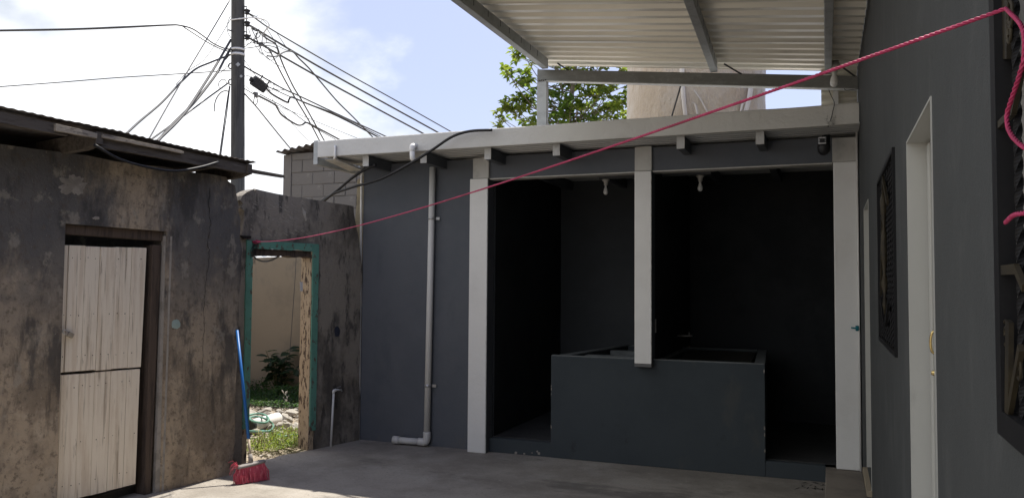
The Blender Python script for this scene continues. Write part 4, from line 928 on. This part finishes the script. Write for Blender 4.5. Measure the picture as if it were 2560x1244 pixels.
# ------------------------------------------------------------------ house along the right
HX = .22
hs = thing('house', 'dark grey house wall along the right side with a white door', 'house', (1.5, 3, 0))
holes = [(.2,1.275,1.365,2.55), (2.042,2.67,.13,1.99), (3.165,4.17,1.315,2.045), (5.30,5.99,.34,2.09)]
ys = sorted({-7,9.12}|{h[0] for h in holes}|{h[1] for h in holes})
b = MB()
for i in range(len(ys)-1):
    a, c_ = ys[i], ys[i+1]; h = [q for q in holes if q[0] <= a+1e-6 and q[1] >= c_-1e-6]
    if not h: b.box(HX,HX+.16,a,c_,-.05,3.72)
    else: b.box(HX,HX+.16,a,c_,-.05,h[0][2]); b.box(HX,HX+.16,a,c_,h[0][3],3.72)
o = b.build('wall', M['house_paint'], hs)
bm = bmesh.new(); bm.from_mesh(o.data); bmesh.ops.remove_doubles(bm, verts=bm.verts, dist=1e-5)
seen = {}
for f in bm.faces: seen.setdefault(tuple(round(v, 4) for v in f.calc_center_median()), []).append(f)
bmesh.ops.delete(bm, geom=[f for v in seen.values() if len(v) > 1 for f in v], context='FACES'); bm.to_mesh(o.data); bm.free()
MB().box(HX+.16,5,-7,-6.85,0,3.6).box(HX+.16,5,7.25,7.4,0,3.6).box(5,5.15,-7,7.4,0,3.6).build('rear_wall', M['house_paint'], hs)
MB().box(HX+.17,5.1,-7,7.4,3.73,3.78).build('roof_deck', M['zinc_grey'], hs)
# white reveals: thin painted linings inside the openings
def reveal(y0, y1, z0, z1, dep, m, sill=True):
    b = MB(); e = .006
    b.box(HX-.003,HX+dep,y1-e,y1,z0,z1); b.box(HX-.003,HX+dep,y0,y0+e,z0,z1); b.box(HX-.003,HX+dep,y0+e,y1-e,z1-e,z1)
    if sill: b.box(HX-.003,HX+dep,y0+e,y1-e,z0,z0+e)
    return b.build('painted_reveal', m, hs)
reveal(2.042,2.67,.13,1.99,.15,M['door_white'])
reveal(5.30,5.99,.34,2.09,.15,M['door_white'], False)
reveal(.2,1.275,1.365,2.55,.15,M['dirty_white'])
reveal(3.165,4.17,1.315,2.045,.15,M['dirty_white'])
# house door
dl = MB().box(HX+.056,HX+.094,2.05,2.662,.14,1.982).build('door', M['door_white'], hs, bevel=.003)
MB().box(HX+.050,HX+.0555,2.60,2.655,.14,1.975).build('door_stile', M['door_white'], dl, bevel=.002)
hx = HX+.0495
ha, hb, hl = PX(2341,826,hx), PX(2341,884,hx), PX(2341,932,hx)
hm = (ha+hb)/2; o1 = Vector((-.013,0,0))
MB().tube(spline([ha, ha+o1*.8-Vector((0,0,.006)), hm+o1*1.1, hb+o1*.8+Vector((0,0,.006)), hb],6), .0035, 8).build('door_handle', M['brass'], dl)
MB().lathe(hl, [(.011,0),(.011,.005),(.007,.007),(.006,.012),(.002,.013)], 14, (-1,0,0)).build('door_lock', M['brass'], dl)
dl2 = MB().box(HX+.10,HX+.14,5.306,5.984,.345,2.084).build('door', M['door_white'], hs, bevel=.003, label='narrow white side door beside the wash house column')
MB().box(HX-.03,HX+.15,5.30,5.99,.30,.338).build('door_step', M['sill'], hs, bevel=.004)
# window glass behind grilles
MB().box(HX+.10,HX+.112,3.175,4.16,1.325,2.035).build('window_pane', M['glass'], hs)
MB().box(HX+.10,HX+.112,.21,1.265,1.375,2.54).build('window_pane', M['glass'], hs)
b = MB(); b.box(HX+.07,HX+.099,1.215,1.265,1.375,2.54); b.box(HX+.07,HX+.099,.21,1.214,1.375,1.42); b.build('window_frame', M['louvre'], hs)
def twisted(b, a, c_, s, turns):
    a, c_ = Vector(a), Vector(c_); d = (c_-a).normalized(); u = d.orthogonal().normalized(); w = d.cross(u); n = int(turns*18); P = []
    for i in range(n+1):
        p = a.lerp(c_, i/n); ph = 2*pi*turns*i/n
        for k in range(4): an = ph+k*pi/2; P.append(p+(u*cos(an)+w*sin(an))*s)
    b.add(P, [(i*4+k, i*4+(k+1)%4, (i+1)*4+(k+1)%4, (i+1)*4+k) for i in range(n) for k in range(4)]); return b
def grille(name, label, y0, y1, z0, z1, xf, xb, nb, fw, group):
    g = thing(name, label, 'window grille', (xf, (y0+y1)/2, z0), group)
    b = MB(); b.box(xf,xb,y0,y0+fw,z0,z1); b.box(xf,xb,y1-fw,y1,z0,z1); b.box(xf,xb,y0+fw,y1-fw,z0,z0+fw); b.box(xf,xb,y0+fw,y1-fw,z1-fw,z1)
    b.build('frame', M['black_iron'], g)
    xm = xf+.012
    for i in range(nb):
        y = y1-(y1-y0)*(i+1)/(nb+1) if nb > 6 else 1.178-.165*i
        twisted(MB(), (xm,y,z0+fw), (xm,y,z1-fw), .0055, (z1-z0)/.095).build('twisted_bar', M['black_iron'], g)
    return g, xm
g, xm = grille('window_grille', 'black twisted bar grille on the small window beyond the white door', 3.155,4.18,1.305,2.055, HX-.010,HX+.012,8,.018,None)
ym, zm = 3.67, 1.70
for s in (-1, 1):
    MB().bar((xm-.013,ym+s*.26,zm+.18*s*-1), (xm-.013,ym+.0,zm+.31), .022, .008, (1,0,0)).build('diamond_bar', M['gold_iron'], g)
    MB().bar((xm-.013,ym+s*.24,zm-.20), (xm-.013,ym+.05*s,zm-.30), .022, .008, (1,0,0)).build('diamond_bar', M['black_iron'], g)
MB().lathe((xm-.012,ym,zm-.26), [(.004,0),(.010,.04),(.005,.08),(.014,.13),(.005,.17),(.011,.22),(.015,.27),(.011,.33),(.005,.37),(.012,.42),(.015,.47),(.005,.52)], 12).build('spindle', M['gold_iron'], g)
b = MB(); twisted(b, (HX+.08,3.3,1.33), (HX+.08,3.3,2.03), .008, 10); twisted(b, (HX+.08,3.62,1.33), (HX+.08,3.62,2.03), .008, 10); b.build('louvre_edge', M['louvre'], g)
g, xm = grille('window_grille', 'black wrought iron grille with bronze scrolls on the near right window', .18,1.284,1.352,2.56, HX-.008,HX+.013,6,.034,None)
GX = HX-.002
def scroll(x, y, r, turns, start, sgn, n=30):
    c = PX(x, y, GX)
    return [c+Vector((0, sgn*r*(1-.6*i/n)*cos(start+turns*2*pi*i/n), 1.35*r*(1-.6*i/n)*sin(start+turns*2*pi*i/n))) for i in range(n+1)]
for x, y, r, st, sg in ((2526,42,.017,0,1), (2524,78,.014,2,-1), (2515,836,.014,1.5,-1), (2548,921,.013,1.5,1)):
    MB().tube(scroll(x, y, r, 1.3, st, sg), .0022, 6).build('scroll', M['gold_iron'], g)
def strap(pts, w, name):
    pts = [PX(x, y, GX-.001) for x, y in pts]
    for a, c_ in zip(pts, pts[1:]): MB().bar(a, c_, .006, w, (0,1,0)).build(name, M['gold_iron'], g)
strap([(2497,315),(2534,278)], .010, 'hook_bar'); strap([(2534,278),(2558,160)], .009, 'hook_bar')
strap([(2508,675),(2542,672)], .013, 'hook_bar'); strap([(2542,672),(2562,720)], .010, 'hook_bar')
strap([(2524,802),(2522,1034)], .022, 'scroll_strap'); strap([(2524,1030),(2553,868)], .012, 'scroll_strap')
pts = [PX(x, y, GX+.004) for x, y in ((2495,-60),(2518,-60),(2516,148),(2496,148))]
MB().prism(pts, (.006,0,0)).build('gilded_panel', M['gold_iron'], g)
# sidewalk by the house
MB().box(-.049,HX-.001,-7,6.929,.0,.126).build('sidewalk', M['sidewalk'], kind='structure', bevel=.006)
b = MB(); random.seed(3)
for i in range(26):
    c = PZ(1990+rnd(0,75), 1208+rnd(-4,14), .003); a = rnd(0,pi); l = rnd(.01,.05)
    b.add([c+Vector((cos(a)*l,sin(a)*l,0)), c+Vector((-sin(a)*.006,cos(a)*.006,.001)), c-Vector((cos(a)*l,sin(a)*l,0)), c+Vector((sin(a)*.006,-cos(a)*.006,.001))], [(0,1,2,3)])
b.build('leaf_litter', M['crack'], label='dark damp litter on the floor at the foot of the plinth', category='litter')

# ------------------------------------------------------------------ canopy over the yard
def ZS(x, y): return 3.585-.113*(x+2.42)+.045*(y-6.7)
cn = thing('canopy', 'corrugated zinc canopy on galvanised steel purlins over the yard', 'canopy', (-1, 6, 2.8))
def sx(x, y): return x-.060*(y-6.7)
for i, (v0, v1) in enumerate(((6.03,7.02),(4.97,6.06),(3.91,5.0),(2.85,3.94),(1.79,2.88))):
    dz = .003 if i%2 else 0
    def sheet(u, v, h):
        lx = sx(-2.42, v); x = lx+(.2165-lx)*u
        return (x, v+.003*mnoise.noise(Vector((x*1.5, v*9, 3))), ZS(x, v)+.004+h+dz+.003*mnoise.noise(Vector((x*2.3, v*7, 1))))
    ribbed(sheet, 0, 1, v0, v1, .178, .058, 10).build('roof_sheet', M['zinc'], cn, solid=.0012)
for x, w in ((-2.345,.055),(-.875,.055),(.0,.05)):
    pts = []
    for y in (1.75, 6.66):
        xx = sx(x, y) if x < -.1 else x+.02*(6.7-y)*.2
        pts.append((xx, y))
    (xa, ya), (xb_, yb_) = pts
    p_ = MB().hexa([(xa-w/2,ya,ZS(xa,ya)-.098),(xa+w/2,ya,ZS(xa,ya)-.098),(xb_+w/2,yb_,ZS(xb_,yb_)-.098),(xb_-w/2,yb_,ZS(xb_,yb_)-.098),
               (xa-w/2,ya,ZS(xa,ya)-.008),(xa+w/2,ya,ZS(xa,ya)-.008),(xb_+w/2,yb_,ZS(xb_,yb_)-.008),(xb_-w/2,yb_,ZS(xb_,yb_)-.008)]).build('purlin', M['galv'], cn, bevel=.003)
    b = MB()
    for k in range(16):
        y = 2.6+k*.25+rnd(-.04,.04); xx = xa+(xb_-xa)*(y-ya)/(yb_-ya); z = ZS(xx, y)
        for s in (-1, 1):
            b.box(xx+s*w/2-.001, xx+s*w/2+.001, y-.004, y+.004, z-.06, z-.015)
    b.build('weld_marks', M['crack'], p_, kind='stuff')
def bz(x): return ZS(x, 6.7)-.102
MB().hexa([(-2.424,6.67,bz(-2.424)-.098),(.212,6.67,bz(.212)-.098),(.212,6.73,bz(.212)-.098),(-2.424,6.73,bz(-2.424)-.098),(-2.424,6.67,bz(-2.424)),(.212,6.67,bz(.212)),(.212,6.73,bz(.212)),(-2.424,6.73,bz(-2.424))]).build('beam', M['beam_steel'], cn, bevel=.003)
MB().hexa([(-2.424,6.668,bz(-2.424)-.104),(.212,6.668,bz(.212)-.104),(.212,6.732,bz(.212)-.104),(-2.424,6.732,bz(-2.424)-.104),(-2.424,6.668,bz(-2.424)-.099),(.212,6.668,bz(.212)-.099),(.212,6.732,bz(.212)-.099),(-2.424,6.732,bz(-2.424)-.099)]).build('beam_lip', M['rafter_face'], cn)
MB().box(-2.426,-2.335,6.672,6.728,2.80,bz(-2.36)-.106).build('post', M['galv'], cn, bevel=.003)
b = MB()
for k in range(5): b.lathe((-2.415+.018*k,6.668,bz(-2.4)-.104+rnd(-.003,.003)), [(.006,-.004),(.007,0),(.004,.004)], 8, (0,-1,0))
b.build('weld_beads', M['crack'], cn)
for a, c_ in (((1393,158),(1424,178)),((1810,160),(1858,188)),((2106,168),(2140,193))):
    MB().tube([PY(*a, 6.62), PY(*c_, 6.68)], .007, 6).build('tie_rod', M['wire'], cn)
# corrugated closing panel above the right end of the fascia
b = ribbed(lambda u, v, h: (u, 6.98-h, v), -.055, .215, 2.80, 3.62, .075, .018, 2)
b.build('end_panel', M['zinc'], cn, solid=.0012)
MB().box(.035,.075,6.93,6.955,2.93,3.18).build('end_strip', M['louvre'], cn)
# lamp hung from the right purlin
c = PY(2086,176,6.45)
l = thing('lamp', 'bare bulb lamp hung under the canopy above the right column', 'lamp', c, 'bare bulb lamps')
MB().lathe(c+Vector((0,0,.07)), [(.03,0),(.04,-.03),(.042,-.05),(.026,-.062),(.022,-.085)], 16).build('socket', M['socket'], l)
MB().lathe(c+Vector((0,0,-.012)), [(.013,0),(.015,-.02),(.028,-.05),(.034,-.08),(.030,-.10),(.016,-.113),(.002,-.116)], 18).build('bulb', M['bulb'], l)
MB().tube(spline([PY(2072,225,6.5),PY(2078,240,6.46),PY(2086,258,6.41),PY(2082,278,6.41),PY(2078,295,6.42),PY(2070,318,6.45)],5), .003, 5).build('lamp_wire', M['wire'], label='thin wire running from the canopy lamp over the fascia', category='wire')
MB().tube(spline([PY(2110,222,6.6),PY(2116,226,6.6),PY(2132,224,6.6),PY(2148,222,6.62)],5), .003, 5).build('loose_wire', M['wire'], label='short loose wire under the right end of the steel beam', category='wire')
b = MB(); random.seed(4)
for i in range(40):
    p = PY(2077,302,6.425)+Vector((rnd(-.03,.03),rnd(-.015,.004),rnd(-.03,.03))); q_ = p+Vector((rnd(-.02,.02),rnd(-.01,.01),rnd(-.025,.025))); b.bar(p, q_, .0016, .0016)
b.build('cobweb', M['tape'], label='dusty cobweb knot on the right end of the fascia', category='cobweb')

# grit and scraps along the foot of the walls
b = MB(); random.seed(61)
for i in range(1500):
    k = random.random()
    if k < .45: x = rnd(-4.3,0.0); y = 6.93-abs(random.gauss(0,.10)) if x > -2.97 else 6.94-abs(random.gauss(0,.10))
    elif k < .75: y = rnd(4.3,6.9); x = (S(y).x if y < 5.3 else D(y).x)+.01+abs(random.gauss(0,.09))
    else: x, y = rnd(-4.3,0), rnd(4.5,6.9)
    r = rnd(.0015,.005); c = Vector((x, y, r*.4))
    vs_ = [c+Vector((rnd(-1,1),rnd(-1,1),rnd(-.4,.8)))*r for _ in range(4)]
    b.add(vs_, [(0,1,2),(0,2,3),(0,3,1),(1,3,2)])
b.build('floor_grit', M['gravel'], kind='stuff')

# ------------------------------------------------------------------ pink clothesline
cl = thing('clothesline', 'magenta twisted nylon clothesline stretched across the yard', 'rope', (-4.66, 5.67, 1.9))
def strands(path, R, r, pitch, name, per=9):
    path = [Vector(p) for p in path]; cum = [0]
    for i in range(1, len(path)): cum.append(cum[-1]+(path[i]-path[i-1]).length)
    Lt = cum[-1]; n = int(Lt/pitch*per); k = 0; smp = []
    for i in range(n+1):
        s = Lt*i/n
        while k < len(cum)-2 and cum[k+1] < s: k += 1
        f = (s-cum[k])/max(1e-9, cum[k+1]-cum[k]); smp.append((s, path[k].lerp(path[k+1], f)))
    for q_ in range(3):
        t0 = (smp[1][1]-smp[0][1]).normalized(); u = t0.orthogonal().normalized(); pts = []
        for i, (s, p) in enumerate(smp):
            t = (smp[min(i+1,n)][1]-smp[max(i-1,0)][1]).normalized(); u = (u-t*u.dot(t)).normalized(); w = t.cross(u)
            a = 2*pi*s/pitch+q_*2*pi/3; pts.append(p+(u*cos(a)+w*sin(a))*R)
        MB().tube(pts, r, 5).build(name, M['rope'], cl)
A_ = Vector((-4.672,5.672,1.915)); B_ = Vector((.185,1.02,1.862)); path = []
for i in range(60):
    t = i/59; p = A_.lerp(B_, t); p.z -= .073*4*t*(1-t); path.append(p)
strands(path, .00125, .00135, .022, 'strand')
loop = spline([B_, PX(2556,70,.183), PX(2560,140,.18), PX(2548,190,.178), PX(2530,245,.176), PX(2518,285,.174), PX(2520,318,.172), PX(2534,345,.172), PX(2560,368,.174), PX(2600,390,.176)], 6)
strands(loop, .00125, .00135, .022, 'hanging_strand')
tail = spline([PX(2514,556,.172), PX(2524,546,.17), PX(2536,537,.168), PX(2556,533,.17), PX(2600,528,.176)], 6)
strands(tail, .00125, .00135, .022, 'tail_strand')
MB().tube(spline([DP(640,600,.018), DP(650,604,.024), DP(640,608,.026), DP(632,604,.02), DP(642,602,.03)],5), .006, 6).build('knot', M['rope'], cl)

# ------------------------------------------------------------------ broom
bt = PZ(630, 1166, .16); bt = PZ(629, 1193, 0.0)
e0, e1 = Vector((-4.30,5.01,0)), Vector((-4.155,5.275,0)); mid = (e0+e1)/2; bd = (e1-e0).normalized(); bn = Vector((bd.y,-bd.x,0))
br = thing('broom', 'push broom with pink bristles and blue handle leaning on the shed corner', 'broom', mid)
htop = S(5.285, .012, 1.165); hbase = mid+Vector((-.01,.0,.165))
split = hbase.lerp(htop, .16)
MB().tube([split, htop], [.0125,.0115], 12).build('handle', M['broom_blue'], br)
MB().tube([hbase, split+(htop-hbase)*.004], .0105, 10).build('handle_sleeve', M['broom_worn'], br)
b = MB()
blk = [hbase-Vector((0,0,.02))+bd*s for s in (-.125,-.06,0,.06,.125)]
prof = []
P = []
for s in range(9):
    t = -1+s/4; hh = .017*(1-.25*t*t); ww = .036*(1-.2*t*t)
    c = hbase+Vector((0,0,-.03))+bd*(t*.110)+Vector((0,0,.012*t))
    for k in range(10):
        a = 2*pi*k/10; P.append(c+bn*ww*cos(a)+Vector((0,0,hh*sin(a))))
b.add(P, [(i*10+k, i*10+(k+1)%10, (i+1)*10+(k+1)%10, (i+1)*10+k) for i in range(8) for k in range(10)]+[list(range(10)), [80+k for k in range(10)]], True)
b.build('head', M['broom_head'], br)
MB().tube([hbase-Vector((0,0,.02)), hbase+(htop-hbase).normalized()*.05], [.02,.015], 12).build('ferrule', M['broom_head'], br)
b = MB(); random.seed(6)
for i in range(1100):
    t, u = rnd(-1,1), rnd(-1,1)
    p = hbase+Vector((0,0,-.038+.012*t))+bd*(t*.098)+bn*(u*.022)
    e = mid+bd*(t*.128+rnd(-.012,.012))+bn*(u*.036+rnd(-.010,.010)+.006); e.z = rnd(.0,.012)
    m_ = p.lerp(e, .55)+bd*(t*.012+rnd(-.008,.008))+bn*rnd(-.012,.012)+Vector((0,0,.008))
    b.tube([p, m_, e], [.0016,.0015,.0010], 3, False, False)
for i in range(22):
    p = hbase+Vector((0,0,-.03-.012))+bd*(-.098)+bn*rnd(-.02,.02); e = p+bd*-rnd(.02,.07)+bn*rnd(-.04,.05)+Vector((0,0,rnd(-.05,.06)))
    b.tube(spline([p, p.lerp(e,.5)+Vector((0,0,.02)), e+Vector((0,0,-.02))],3), .0014, 3, False, False)
b.build('bristles', M['bristle'], br, kind='stuff')
